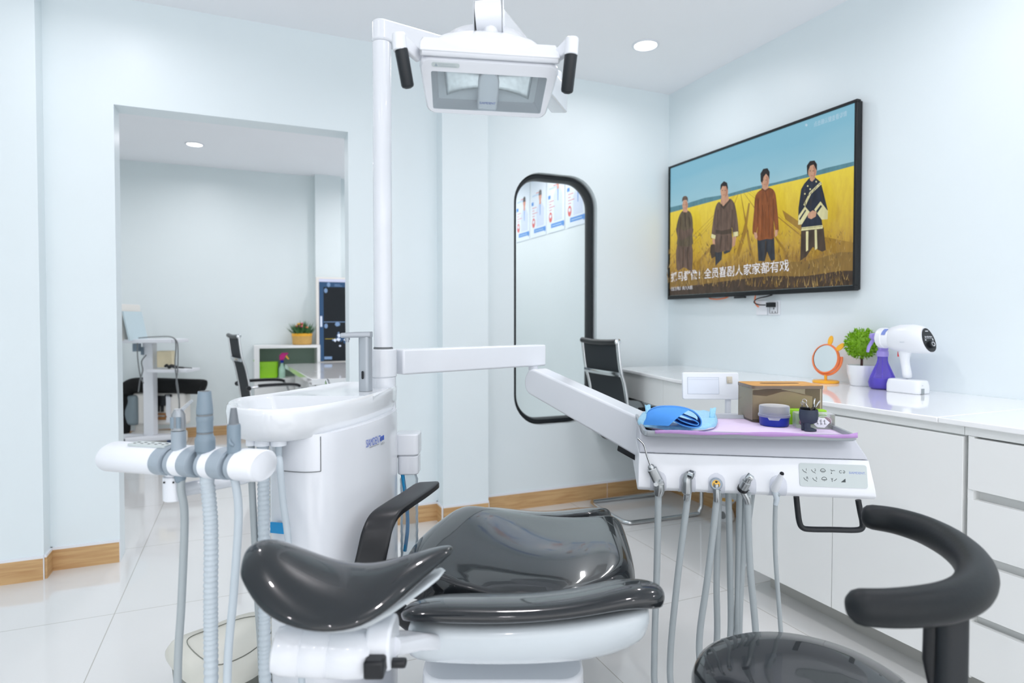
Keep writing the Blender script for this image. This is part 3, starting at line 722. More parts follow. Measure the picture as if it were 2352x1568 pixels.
build('maker_word', MB().text('meach', frame(Mg @ Vector((.005, -.0425, bz_ - .012)), ax, None, -side), h=.0045), M_grey, t, local=True)

# oil burner on the floor below the worktop
c = onZ(1667, 1193, 0)
t = thing('oil_burner', 'small white ceramic oil burner on the floor below the worktop', 'oil burner', (c.x, c.y, 0))
build('body', MB().lathe([(.001, 0), (.046, 0), (.052, .012), (.05, .035), (.04, .062), (.027, .08), (.024, .088), (.001, .088)], 26), M_ceram, t, local=True)
build('dish', MB().lathe([(.022, .086), (.04, .098), (.056, .118), (.058, .125), (.054, .124), (.036, .108), (.001, .105)], 26), M_ceram, t, local=True)
dv = (EYE - c); dv.z = 0; dv.normalize()
bo = Vector((0, 0, .032)) + dv * .049 - Vector((0, 0, 1)).cross(dv) * .018
build('burner_mouth', MB().prism([(.018 * math.cos(a), .03 * math.sin(a) if math.sin(a) > 0 else .014 * math.sin(a)) for a in [2 * math.pi * k / 18 for k in range(18)]], -.004, .002, frame(bo, Vector((0, 0, 1)).cross(dv), None, (dv + Vector((0, 0, .3))).normalized())), M_seam, t, local=True)
build('wax', MB().lathe([(.001, .1185), (.048, .1185)], 24, cap=(False, False)), M_yellow, t, local=True)

# ------------------------------------------------------------------ dental chair
cb = LD(.05, 1.75, 0)
chair = thing('dental_chair', 'charcoal vinyl dental chair with a white shell, reclined in the foreground', 'dental chair', cb)
def pillow(name, rows, th, m, parent, sub=2, down=UP, lip=.35, label=None):
    """rows: lists of top points from left to right; closed cushion of thickness th"""
    n = len(rows[0]); b = MB(); rings = []
    for r in rows:
        r = [Vector(q) for q in r]
        rg = list(r)
        low = []
        for k in range(n - 1, -1, -1):
            a = r[k]; o = (r[-1] - r[0]).normalized()
            f = 0 if 0 < k < n - 1 else (1 if k == n - 1 else -1)
            low.append(a - down * th)
        rings.append(rg + low)
    b.loft(rings)
    return build(name, b, m, parent, sub=sub, label=label)
k = 1.08
seat_rows = [
    [A(905, 1345, 1.52), A(930, 1300, 1.52), A(1040, 1355, 1.52), A(1200, 1372, 1.52), A(1360, 1362, 1.52), A(1440, 1330, 1.52), A(1464, 1352, 1.52)],
    [A(925, 1275, 1.66), A(945, 1248, 1.66), A(1040, 1285, 1.66), A(1205, 1306, 1.66), A(1360, 1300, 1.66), A(1436, 1262, 1.66), A(1462, 1290, 1.66)],
    [A(975, 1225, 1.84), A(992, 1200, 1.84), A(1070, 1222, 1.84), A(1220, 1246, 1.84), A(1350, 1242, 1.84), A(1420, 1215, 1.84), A(1448, 1240, 1.84)],
    [A(1030, 1182, 2.02), A(1046, 1163, 2.02), A(1095, 1168, 2.02), A(1230, 1200, 2.02), A(1345, 1202, 2.02), A(1412, 1182, 2.02), A(1436, 1205, 2.02)],
    [A(1058, 1172, 2.1), A(1072, 1156, 2.1), A(1110, 1158, 2.1), A(1235, 1182, 2.1), A(1345, 1185, 2.1), A(1405, 1175, 2.1), A(1428, 1196, 2.1)],
    [A(1075, 1185, 2.14), A(1085, 1172, 2.14), A(1120, 1172, 2.14), A(1240, 1192, 2.14), A(1345, 1196, 2.14), A(1398, 1188, 2.14), A(1418, 1206, 2.14)]]
pillow('seat_cushion', seat_rows, .085, M_vinyl, chair)
legrows = []
for i, (d, dzz) in enumerate(((2.15, -.02), (2.35, -.07), (2.6, -.15), (2.68, -.17))):
    s = (1.0, .95, .85, .8)[i]
    legrows.append([LD(.12 + x * s, d, .555 + dzz + zz) for x, zz in ((-.26, -.01), (-.245, .01), (-.15, 0), (0, -.015), (.15, 0), (.245, .01), (.26, -.01))])
pillow('leg_cushion', legrows, .07, M_vinyl, chair)
build('seat_pan', MB().loft([[LD(.03 + .055 * (d - 1.5) + x * w, d, z) for x, z in ((-1, zt), (-.9, zt - .05), (-.6, zt - .09), (.6, zt - .09), (.9, zt - .05), (1, zt))] for d, w, zt in ((1.45, .2, .47), (1.6, .25, .46), (2.0, .25, .465), (2.25, .22, .45))]), M_white, chair, sub=1)
# backrest: padded cushion with a thick rounded head end, white shell behind
def P_(u, v, d): return A(u, v, d)
c_top = [P_(905, 1398, 1.15), P_(960, 1364, 1.16), P_(1090, 1364, 1.165), P_(1230, 1364, 1.17), P_(1350, 1350, 1.17), P_(1450, 1324, 1.17), P_(1508, 1326, 1.165), P_(1536, 1346, 1.15)]
c_mid = [P_(893, 1415, 1.10), P_(940, 1398, 1.09), P_(1090, 1404, 1.085), P_(1230, 1402, 1.085), P_(1350, 1388, 1.09), P_(1460, 1362, 1.10), P_(1522, 1362, 1.11), P_(1548, 1374, 1.125)]
c_low = [P_(900, 1432, 1.095), P_(960, 1440, 1.085), P_(1090, 1446, 1.08), P_(1230, 1442, 1.08), P_(1350, 1428, 1.085), P_(1450, 1408, 1.095), P_(1508, 1412, 1.105), P_(1538, 1402, 1.12)]
c_bot = [p + FW * .07 - UP * .012 for p in c_low]
def back_of(row, t, dz_):
    o = []
    for i, p in enumerate(row):
        c = row[3]
        q = c + (p - c) * (1 - .12 * t); o.append(q + FW * .48 * t + UP * (dz_ * t))
    return o
R1 = [c_low, c_mid, c_top]
b = MB(); n8 = 8
rings = []
t1 = back_of(c_top, .35, -.2); t2 = back_of(c_top, .8, -.22); t3 = back_of(c_top, 1.0, -.225)
u1 = [p - UP * .07 for p in t1]; u2 = [p - UP * .07 for p in t2]; u3 = [p - UP * .05 for p in t3]
seq = [c_bot, c_low, c_mid, c_top, t1, t2, t3, u3, u2, u1]
rings = [[seq[i][j] for i in range(len(seq))] for j in range(n8)]
b.loft(rings)
build('backrest_cushion', b, M_vinyl, chair, sub=2)
sh = [(P_(915, 1402, 1.125), P_(905, 1470, 1.12), P_(900, 1528, 1.15)), (P_(1000, 1418, 1.11), P_(1000, 1490, 1.10), P_(1000, 1542, 1.14)), (P_(1200, 1420, 1.105), P_(1200, 1490, 1.095), P_(1200, 1546, 1.14)), (P_(1380, 1402, 1.115), P_(1380, 1470, 1.105), P_(1370, 1536, 1.15)), (P_(1480, 1380, 1.125), P_(1486, 1440, 1.12), P_(1462, 1500, 1.16)), (P_(1508, 1374, 1.14), P_(1508, 1425, 1.14), P_(1490, 1470, 1.17))]
b = MB()
b.loft([[a, m, l, l + FW * .12 + UP * -.02, l + FW * .5 + UP * -.17, a + FW * .5 + UP * -.2, a + FW * .2 + UP * -.09] for a, m, l in sh])
build('backrest_shell', b, M_shell, chair, sub=2, label='pale glossy backrest shell')
# headrest
near = [(556, 1335, .90), (598, 1400, .865), (680, 1437, .845), (765, 1444, .845), (848, 1424, .865), (935, 1352, .92), (1022, 1278, .995)]
far = [(578, 1242, .99), (622, 1219, 1.01), (690, 1240, 1.03), (775, 1279, 1.035), (862, 1289, 1.04), (950, 1270, 1.045), (1036, 1246, 1.05)]
b = MB(); rings = []
for i in range(7):
    nq, fq = A(*near[i]), A(*far[i]); e = 1 if 0 < i < 6 else .35
    nn = (UP * .9 - FW * .45).normalized()
    t1 = nq.lerp(fq, .3) + nn * .022 * e; t2 = nq.lerp(fq, .7) + nn * .026 * e
    lo1 = nq.lerp(fq, .25) - UP * .028 * e + FW * .01; lo2 = nq.lerp(fq, .85) - UP * .035 * e
    lip = nq - UP * .012 * e
    rings.append([nq, t1, t2, fq, lo2, lo1, lip])
ol = rings[0]; cen = sum(ol, Vector()) / 7
rings.insert(0, [cen.lerp(q, .5) - RT * .008 for q in ol])
ol = rings[-1]; cen = sum(ol, Vector()) / 7
rings.append([cen.lerp(q, .4) + RT * .008 for q in ol])
b.loft(rings)
hr = build('headrest_cushion', b, M_vinyl, chair, sub=2)
b = MB()
hp = []
for i in range(1, 7):
    nq, fq = A(*near[i]), A(*far[i])
    a = nq.lerp(fq, .16) - UP * .026; c = nq.lerp(fq, .96) - UP * .028
    hp.append([a, c, c - UP * .014, a - UP * .014])
b.loft(hp)
build('headrest_plate', b, M_shell, chair, sub=1, label='pale plate under the headrest')
# joint under the headrest: barrel, side cheeks, lever
j0, j1 = A(646, 1492, .915), A(850, 1502, .93)
axd = (j1 - j0).normalized()
Mj = frame(j0, axd.cross(UP).normalized(), None, axd); Lj = (j1 - j0).length
build('joint_barrel', MB().lathe([(.02, -.012), (.031, -.008), (.035, .004), (.0355, .028), (.034, .03), (.0355, .032), (.0355, .068), (.034, .07), (.0355, .072), (.0355, Lj * .8), (.034, Lj * .93), (.03, Lj), (.001, Lj)], 28, Mj), M_white, chair)
q = A(880, 1472, .95)
Mk = frame(q, FW, None, RT)
build('joint_cheek', MB().prism(rrect(.085, .07, .03, 6), -.02, .018, frame(q, FW, UP)), M_white, chair, bevel=.005, seg=3)
build('headrest_stem', MB().tube([A(870, 1480, .955), A(930, 1470, 1.05), A(1010, 1470, 1.2)], .03, sec=rrect(2.4, .9, .3, 3)), M_white, chair)
q = A(862, 1529, .90)
build('lever', MB().box((0, 0, 0), (.03, .027, .03), frame(q, RT, UP)).box((.026, -.012, -.03), (.03, .012, .016), frame(q, RT, UP)), M_blk2, chair, bevel=.004)
# armrest: bent flat bar with a padded top
ar = spline([A(848, 1300, 1.40), A(858, 1255, 1.41), A(868, 1215, 1.425), A(885, 1183, 1.455), A(915, 1160, 1.51), A(952, 1136, 1.6), A(984, 1113, 1.7)], 6)
arn = len(ar)
side_ = RT * .96 + FW * .2; side_.normalize()
def strip(pts, w, t):
    rg = []
    for i, p in enumerate(pts):
        tg = (pts[min(i + 1, len(pts) - 1)] - pts[max(0, i - 1)]).normalized(); nn = side_.cross(tg).normalized()
        e = 1.0 if i < len(pts) - 2 else (.96 if i == len(pts) - 2 else .8)
        rg.append([p + side_ * (a * w * e) + nn * (c * t) for a, c in rrect(1, 1, .14, 2)])
    return rg
build('armrest', MB().loft(strip(ar, .07, .018)), M_blk2, chair, bevel=.001)
build('armrest_bracket', MB().tube([A(848, 1298, 1.40), A(860, 1360, 1.41), A(960, 1440, 1.46)], .022, 10), M_blk2, chair)
# pedestal below
q = LD(-.02, 1.55, 0)
build('lift_column', MB().loft([[q + RT * (p[0] * s) + FW * (p[1] * s) + UP * z for p in rrect(.4, .5, .06)] for z, s in ((.03, 1.0), (.12, .98), (.25, .93), (.42, .9))]), M_white, chair, bevel=.006)
build('base_plate', MB().loft([[q + RT * p[0] + FW * p[1] + UP * z for p in rrect(.56, .95, .12)] for z in (0, .035)]), M_white, chair, bevel=.01)

# ------------------------------------------------------------------ cuspidor unit
cu0 = LD(-.42, 1.62, 0)
cusp = thing('cuspidor_unit', 'white dental cuspidor cabinet with a ceramic bowl and grey spout, left of the chair', 'cuspidor', cu0)
ZBa = 1.006
outl = [(518, 930), (545, 941), (610, 945), (700, 939), (790, 924), (860, 907), (908, 890), (908, 882), (880, 877), (835, 878), (790, 879), (742, 886), (680, 897), (610, 908), (545, 917)]
out = spline([onZ(u, v, ZBa) for u, v in outl], 5, True)
cen = sum(out, Vector()) / len(out)
def off(loop, s, z): return [Vector((cen.x + (p.x - cen.x) * s, cen.y + (p.y - cen.y) * s, z)) for p in loop]
rim = off(out, .975, ZBa + .004)
inner = off(out, .90, ZBa)
def recess(loop, z): return [Vector((cen.x + (p.x - cen.x) * .9 + .0, cen.y + (p.y - cen.y) * .9, z)) for p in loop]
# bowl recess takes the front three quarters; the spout deck stays solid
def clip(loop, z, s):
    o = []
    for p in loop:
        q = cen + (p - cen) * s; dd = (q).dot(FW)
        lim = 1.60
        if dd > lim: q = q - FW * (dd - lim)
        o.append(Vector((q.x, q.y, z)))
    return o
b = MB().loft([off(out, .90, ZBa - .072), off(out, .96, ZBa - .066), off(out, .992, ZBa - .04), off(out, 1.0, ZBa - .01), off(out, .992, ZBa), rim, off(out, .955, ZBa + .002),
               clip(out, ZBa - .001, .90), clip(out, ZBa - .008, .88), clip(out, ZBa - .04, .80), clip(out, ZBa - .052, .66), clip(out, ZBa - .056, .2)])
basin = build('basin', b, M_ceram, cusp, ang=60)
dv0, dv1 = onZ(757, 905, ZBa - .005), onZ(772, 926, ZBa - .005)
build('basin_divider', MB().tube([onZ(752, 884, ZBa - .022), onZ(757, 900, ZBa - .022), onZ(764, 922, ZBa - .022)], .009, 12, sec=circ(1.0, 14, 2.4)), M_ceram, basin)
# cabinet body below
cab = spline([LD(-.565, 1.47, 0), LD(-.545, 1.405, 0), LD(-.47, 1.375, 0), LD(-.42, 1.39, 0), LD(-.385, 1.45, 0), LD(-.345, 1.58, 0), LD(-.328, 1.72, 0), LD(-.347, 1.84, 0), LD(-.42, 1.9, 0), LD(-.53, 1.86, 0), LD(-.57, 1.68, 0)], 5, True)
cen2 = sum(cab, Vector()) / len(cab)
def cz(z, s=1.0): return [Vector((cen2.x + (p.x - cen2.x) * s, cen2.y + (p.y - cen2.y) * s, z)) for p in cab]
body = build('cabinet_body', MB().loft([cz(.0, .94), cz(.06, .98), cz(.3, 1.0), cz(.93, 1.0), cz(.945, .985)]), M_white, cusp, ang=50)
def wallpt(i, z, o=1.003):
    p = cab[i % len(cab)]; return Vector((cen2.x + (p.x - cen2.x) * o, cen2.y + (p.y - cen2.y) * o, z))
iu = min(range(len(cab)), key=lambda i: abs((lambda r: PX + F_PX * r.dot(RT) / r.dot(FW))(cab[i] - EYE + UP * 1.0) - 735) + (0 if cab[i].dot(FW) < 1.5 else 999))
il = 1
build('panel_seams', MB().tube([wallpt(iu, .94), wallpt(iu, .862)], .0011, 6).tube([wallpt(i, .862) for i in range(0, iu + 1)], .0011, 6).tube([wallpt(2, .862), wallpt(2, .4)], .0011, 6), M_seam, body)
# logo lettering on the long side
nl0, nl1 = onP(840, 1020, cab[25], (cab[27] - cab[23]).cross(UP).normalized()), None
def side_point(u, v):
    best = None
    r = ray(u, v)
    for i in range(iu, iu + 25):
        a, c = cab[i % len(cab)], cab[(i + 1) % len(cab)]
        n = (c - a).cross(UP).normalized(); q = EYE + r * ((a - EYE).dot(n) / r.dot(n)); s = (q - a).dot(c - a) / (c - a).length_squared
        if -.02 <= s <= 1.02 and q.dot(FW) < 1.95:
            nn = n if n.dot(EYE - q) > 0 else -n
            return q + nn * .002, (c - a).normalized() if (c - a).dot(RT) > 0 else -(c - a).normalized(), nn
    return A(u, v, 1.6), RT, -FW
def on_side(mb, s, u, v, u2, h):
    q, d, n = side_point(u, v); q2, _, _ = side_point(u2, v)
    mb.text(s, frame(q, d, None, n), h=h, w=(q2 - q).length, align=0)
b = MB(); on_side(b, 'SIAMDENT.', 840, 1019, 870, .019)
q, d, n = side_point(877, 1009)
b.box((-.008, .004, 0), (.009, .012, .0006), frame(q, d, None, n)).box((.006, .004, 0), (.009, .012, .0006), frame(q, d, None, n))
build('maker_lettering', b, M_blue, body)
b = MB(); on_side(b, 'A dental Group Company', 847, 1028, 868, .005); on_side(b, 'MODEL X', 873, 1020, 881, .005)
build('small_print', b, M_ink, body)
q, d, n = side_point(640, 1211)
q = A(637, 1212, 1.385)
build('blue_label', MB().box((0, 0, 0), (.034, .024, .004), frame(q, RT * .95 - FW * .25, UP)), M_cyanlab, body)
# three connectors below the basin
def conn(u, d): return A(u, 1014, d)
for u, r in ((577, .011), (604, .0175), (640, .017)):
    q = A(u, 1018, 1.36)
    build('hose_connector', MB().cyl((q.x, q.y, .925), (q.x, q.y, ZBa - .066), r), M_whiteg, cusp)
# spout
dsp = 1.70
s0, s1 = A(840, 888, dsp), A(840, 770, dsp)
s0.z = ZBa; sx = (RT * .97 - FW * .2).normalized(); Mso = frame(s0, sx, None, UP)
sp_ = build('spout', MB().prism(rrect(.03, .034, .008, 4), 0, s1.z - ZBa + .002, Mso), M_alu, cusp, bevel=.001, label='grey metal spout')
hb = A(852, 768, dsp); he = A(784, 769, dsp - .02)
build('spout_head', MB().loft([[hb + RT * .001 + FW * a + UP * c for a, c in rrect(.034, .016, .005, 3)], [hb.lerp(he, .55) + FW * a + UP * c for a, c in rrect(.034, .0155, .005, 3)], [he.lerp(hb, .04) + FW * a - UP * .001 + UP * c for a, c in rrect(.033, .0135, .005, 3)], [he + FW * a * .8 - UP * .001 + UP * c for a, c in rrect(.03, .009, .004, 3)]]).cyl(he.lerp(hb, .2) - UP * .014, he.lerp(hb, .2), .007).cyl(he.lerp(hb, .2) - UP * .02, he.lerp(hb, .2), .0045), M_alu, sp_)
build('sensor', MB().prism(rrect(.006, .022, .003, 4), 0, .0015, frame(A(833, 861, dsp - .0205), sx, UP)), M_blk2, sp_)
# column carrying the lamp and table arms
pc = LD(-.374, 1.80, 0)
post = build('column', MB().cyl((pc.x, pc.y, ZBa - .07), (pc.x, pc.y, 1.036), .036, n=32).cyl((pc.x, pc.y, 1.122), (pc.x, pc.y, 1.9955), .0268, n=32), M_white, cusp, bevel=.002)
build('column_collar', MB().cyl((pc.x, pc.y, 1.118), (pc.x, pc.y, 1.1215), .028, n=32), M_seam, post)
# bottle holder behind the column
q = A(938, 1040, 1.84)
Mb = frame(Vector((q.x, q.y, 0)), RT, None, UP)
zz = lambda v: A(938, v, 1.84).z
build('bottle_mount', MB().prism(rrect(.07, .08, .015), zz(1040), zz(992), Mb).prism(rrect(.06, .072, .014), zz(1084), zz(1041), Matrix.Translation(RT * .003) @ Mb).box((-.05, .01, zz(1030)), (.06, .05, .05), Mb), M_white, cusp, bevel=.004)
bt = build('water_bottle', MB().lathe([(.001, zz(1310)), (.025, zz(1309)), (.028, zz(1300))] + [(.0265 + .0006 * math.cos(i * 1.57), zz(1298) + (zz(1100) - zz(1298)) * i / 40) for i in range(41)] + [(.02, zz(1086))], 28, Matrix.Translation(RT * .002) @ Mb, cap=(True, False)), G_bottle, cusp, label='clear ribbed water bottle')
build('water_tube', MB().tube(spline([A(924, 1086, 1.82), A(929, 1120, 1.82), A(935, 1170, 1.82), A(936, 1215, 1.82), A(930, 1265, 1.82)], 6), .0055, 10), M_tubeblue, cusp, label='bright blue tube')

# ------------------------------------------------------------------ waste bin
def Zb(u, v): return onZ(u, v, .32)
binp = [Zb(386, 1490), Zb(398, 1462), Zb(480, 1432), Zb(575, 1400), Zb(660, 1398), Zb(668, 1445), Zb(600, 1515), Zb(500, 1560), Zb(440, 1544)]
bc_ = sum(binp, Vector()) / len(binp); bl = spline(binp, 4, True)
bn = thing('pedal_bin', 'putty coloured pedal bin with grey body on the floor under the suction hoses', 'bin', (bc_.x, bc_.y, 0))
sb = lambda s, z: [Vector((bc_.x + (p.x - bc_.x) * s, bc_.y + (p.y - bc_.y) * s, z)) for p in bl]
lid = build('lid', MB().loft([sb(1.0, .288), sb(1.03, .289), sb(1.03, .296), sb(1.0, .305), sb(.95, .316), sb(.88, .321), sb(.2, .324)]), M_bin, bn, ang=50)
build('lid_flap_seam', MB().tube(sb(.68, .3232), .0012, 6, closed=True), M_bind, lid)
build('bin_body', MB().loft([sb(.78, 0), sb(.94, .288)]), M_bind, bn)
build('pedal', MB().prism(rrect(.1, .05, .02), .012, .024, frame(Vector((bc_.x, bc_.y, 0)) - FW * .17, RT, FW)), M_bind, bn, bevel=.002)

# ------------------------------------------------------------------ operating lamp
lp = thing('operating_lamp', 'white dental operating lamp on a jointed arm, hanging over the chair', 'lamp', (pc.x, pc.y, 2.03))
ztop = 2.056
a0 = Vector((pc.x, pc.y, ztop - .03)); a1 = LD(.15, 2.155, ztop - .03)
ad = (a1 - a0).normalized(); an = UP.cross(ad).normalized(); La = (a1 - a0).length
def arm_bar(p, q, w, h, r, w2=None, h2=None):
    d = (q - p).normalized(); s = UP.cross(d).normalized(); u = d.cross(s)
    return [[p + s * a + u * c for a, c in rrect(w, h, r, 4)], [q + s * a + u * c for a, c in rrect(w2 or w, h2 or h, r, 4)]]
b = MB()
# stadium-shaped plan: rounded around the column
sec = [(-.0285 * math.sin(R(t)), 0) for t in ()]
plan = [a0 + an * (.0285 * math.cos(R(t))) - ad * (.0285 * math.sin(R(t))) for t in range(0, 181, 15)] + [a1 + an * (.022 * math.cos(R(t))) - ad * (.022 * math.sin(R(t))) for t in range(180, 361, 15)]
b.loft([[p - UP * .03 for p in plan], [p + UP * .03 for p in plan]])
build('lower_arm', b, M_white, lp, bevel=.007, seg=3)
E2 = A(1290, 232, 2.155)
build('arm_joint', MB().cyl((a1.x, a1.y, a1.z - .1), (a1.x, a1.y, a1.z - .0305), .02), M_white, lp, bevel=.002)
k0 = A(1281, 226, 2.155); k1 = A(1138, 48, 1.36)
kd = (k1 - k0).normalized(); ks = RT.copy(); kk = kd.cross(ks).normalized()
build('spring_arm', MB().loft([[k0 + ks * (a * 1.15) + kk * c - kd * .03 for a, c in rrect(.05, .085, .006, 3)], [k0.lerp(k1, .5) + ks * a + kk * c for a, c in rrect(.048, .075, .008, 3)], [k1 + ks * a + kk * c for a, c in rrect(.04, .055, .008, 3)]]), M_white, lp, bevel=.002)
h0, h1 = A(1092, 44, 1.33), A(1153, 38, 1.33)
kc = (h0 + h1) / 2
build('elbow_drum', MB().cyl(h0, h1, .034, n=36).cyl(h1 + RT * .0005, h1 + RT * .004, .0335, n=36).cyl(h0 - RT * .003, h0 - RT * .0005, .0325, n=36), M_white, lp, bevel=.002, seg=3)
build('drum_seam', MB().cyl(h1, h1 + RT * .0012, .0344, n=36).cyl(h0 - RT * .001, h0, .0344, n=36), M_seam, lp)
n0, n1 = A(1127, 60, 1.325), A(1127, 90, 1.325)
build('neck', MB().lathe([(.0165, 0), (.0175, .004), (.0175, .02), (.0165, .024), (.0165, .045)], 24, frame(A(1126, 92, 1.325), RT, None, UP)), M_white, lp)
# head
TLc, TRc, BRc, BLc = A(954, 124, 1.245), A(1277, 152, 1.275), A(1262, 270, 1.365), A(988, 263, 1.335)
hx = ((TRc - TLc) + (BRc - BLc)).normalized(); hyv = ((TLc - BLc) + (TRc - BRc)).normalized()
hz = hx.cross(hyv).normalized(); hyv = hz.cross(hx)
if hz.dot(EYE - TLc) < 0: hz = -hz
cc = (TLc + TRc + BRc + BLc) / 4
def q2(p): d = p - cc; return Vector((d.dot(hx), d.dot(hyv)))
t_, b_ = (q2(TRc) - q2(TLc)).length / 2, (q2(BRc) - q2(BLc)).length / 2
hh = (q2(TLc).y + q2(TRc).y - q2(BLc).y - q2(BRc).y) / 4
def face_loop(inset, z, rad=.018, n=5):
    o = []
    T_, B_, h_ = t_ - inset, b_ - inset, hh - inset
    for (x, y, sx_, sy_) in ((T_, h_, 1, 1), (-T_, h_, -1, 1), (-B_, -h_, -1, -1), (B_, -h_, 1, -1)):
        cx, cy = x - sx_ * rad, y - sy_ * rad
        st = {(1, 1): 0, (-1, 1): 90, (-1, -1): 180, (1, -1): 270}[(sx_, sy_)]
        for k in range(n + 1):
            a = R(st + 90 * k / n); o.append(cc + hx * (cx + rad * math.cos(a)) + hyv * (cy + rad * math.sin(a)) + hz * z)
    return o
def win_loop(z, s=1.0, rad=.004):
    o = []
    for (x, y, sx_, sy_) in ((t_ * .84 * s, hh * .62 * s - .004, 1, 1), (-t_ * .84 * s, hh * .62 * s - .004, -1, 1), (-b_ * .89 * s, -hh * .80 * s, -1, -1), (b_ * .89 * s, -hh * .78 * s, 1, -1)):
        cx, cy = x - sx_ * rad, y - sy_ * rad
        st = {(1, 1): 0, (-1, 1): 90, (-1, -1): 180, (1, -1): 270}[(sx_, sy_)]
        for k in range(6):
            a = R(st + 90 * k / 5); o.append(cc + hx * (cx + rad * math.cos(a)) + hyv * (cy + rad * math.sin(a)) + hz * z)
    return o
head = build('lamp_housing', MB().loft([face_loop(.03, -.075, .03), face_loop(.008, -.07, .025), face_loop(0, -.055, .022), face_loop(0, -.002, .02), face_loop(.004, .004, .018), win_loop(.004), win_loop(-.028, .94), win_loop(-.034, .9)], (True, False)), M_white, lp, ang=50)
# domed back shell: lathe-like dome lofted from the rear of the head
dome = []
for s, z, up_ in ((1.0, -.06, 0), (.93, -.095, .012), (.72, -.13, .03), (.4, -.15, .04), (.05, -.155, .042)):
    dome.append([cc + hx * (t_ * .86 * s * math.cos(a)) + hyv * (hh * .85 * s * math.sin(a) + up_ + .012) + hz * z for a in [2 * math.pi * k / 28 for k in range(28)]])
build('back_shell', MB().loft(dome), M_white, head, ang=60)
top_rim = []
capb = MB()
capb.loft([[cc + hx * x + hyv * (hh + .0015 + dy) + hz * z for x, z in ((-t_ + .004, -.052), (-t_ - .001, -.03), (-t_ + .001, .004), (t_ - .001, .004), (t_ + .001, -.03), (t_ - .004, -.052))] for dy in (0, .012, .016)])
build('top_cap', capb, M_white, head, bevel=.004)
domet = []
for s, y in ((.72, .0), (.64, .006), (.48, .0105), (.28, .0125), (.02, .013)):
    domet.append([cc + hx * (t_ * s * math.cos(a) - .004) + hyv * (hh + .016 + y) + hz * (-.05 + .035 * s / .7 * math.sin(a)) for a in [2 * math.pi * k / 28 for k in range(28)]])
build('top_dome', MB().loft(domet), M_white, head, ang=60)
# reflector inside: silvered scoop with curved lower edge, bulb shield in the middle
b = MB(); rows = []
for i in range(7):
    f = i / 6
    row = []
    for k in range(25):
        g = k / 24 * 2 - 1
        x = g * t_ * (.66 - .05 * f * abs(g)); low = hh * (-.02 - .32 * g * g) ; y = (hh * .6) * (1 - f) + low * f
        y = max(min(y, hh * .6), low)
        row.append(cc + hx * x + hyv * y + hz * (-.026 + .022 * f * (1 if True else 0) - .0))
    rows.append(row)
b.grid(rows)
M_refl = mat('facet_reflector', (224, 230, 234), .3, metal=.8, noise=.25, nscale=120)
M_cav = mat('lamp_cavity', (228, 234, 238), .35, metal=0, noise=.05)
build('cavity', MB().flat([(0, 0)] * 0) if False else MB().loft([win_loop(-.033, .9), win_loop(-.0345, .88)]), M_cav, head)
build('reflector', b, M_refl, head, solid=.0015)
sp = [(-.021, -hh * .80), (.021, -hh * .80), (.022, hh * .2)] + [(.022 * math.cos(R(a)), hh * .2 + .026 * math.sin(R(a))) for a in range(20, 161, 20)] + [(-.022, hh * .2)]
Mh = frame(cc, hx, hyv)
shd = build('bulb_shield', MB().prism(sp, -.03, -.001, Mh), M_whiteg, head, bevel=.004)
build('shield_lettering', MB().text('SIAMDENT', Mh @ Matrix.Translation((0, -hh * .52, -.0004)), w=.034), M_blue, head)
build('lens', MB().loft([win_loop(.0032, .995), win_loop(.0018, .995)]), G_lens, head)
Ml = Mh @ Matrix.Translation((-t_ + .052, hh - .013, .0042))
build('warning_label', MB().prism(rrect(.056, .0095, .0047, 6), 0, .0008, Ml), M_panel, head)
lb = MB(); Mx = Ml @ Matrix.Translation((0, 0, .0011))
for p in (((-.0225, -.003), (-.0155, -.003), (-.019, .0035)),): lb.flat(p, Mx)
lb.text('HOT! DO NOT TOUCH', Mx @ Matrix.Translation((.002, .0015, 0)), h=.0022).box((.004, -.0022, 0), (.036, .0007, .0002), Mx)
build('label_print', lb, M_grey, head)
# handles each side
for sgn, e0, e1, g0, g1, d in ((-1, (962, 130), (916, 88), (921, 112), (937, 200), 1.27), (1, (1270, 138), (1314, 97), (1312, 122), (1302, 212), 1.30)):
    p0_, p1_ = A(*e0, d), A(*e1, d - .05)
    hb_ = build('handle_bracket', MB().loft(arm_bar(p0_, p1_, .012, .026, .005, .014, .03)).cyl(A(g0[0] - (2 if sgn < 0 else 0), g0[1] + 6, d - .05), p1_ + UP * .008, .0135), M_white, head, bevel=.002)
    q0, q1 = A(*g0, d - .05), A(*g1, d - .03)
    build('handle_grip', MB().tube([q0, q0.lerp(q1, .04), q0.lerp(q1, .95), q1, q1 + (q1 - q0).normalized() * .003], [.0125, .013, .0125, .011, .005], 20), M_blk, hb_)

# ------------------------------------------------------------------ instrument table with its arms
da = -(YAW + R(9.0))
rX = Vector((math.cos(da), math.sin(da), 0)); rB = Vector((-math.sin(da), math.cos(da), 0))
L0 = A(1465, 1130, 1.593)
Md = frame(L0, rX, rB)          # x along the front, y to the back, z up
tb = thing('instrument_table', 'white dentist instrument table with a grey key panel, carried on a swing arm', 'instrument table', L0 + rX * .28 + rB * .2)
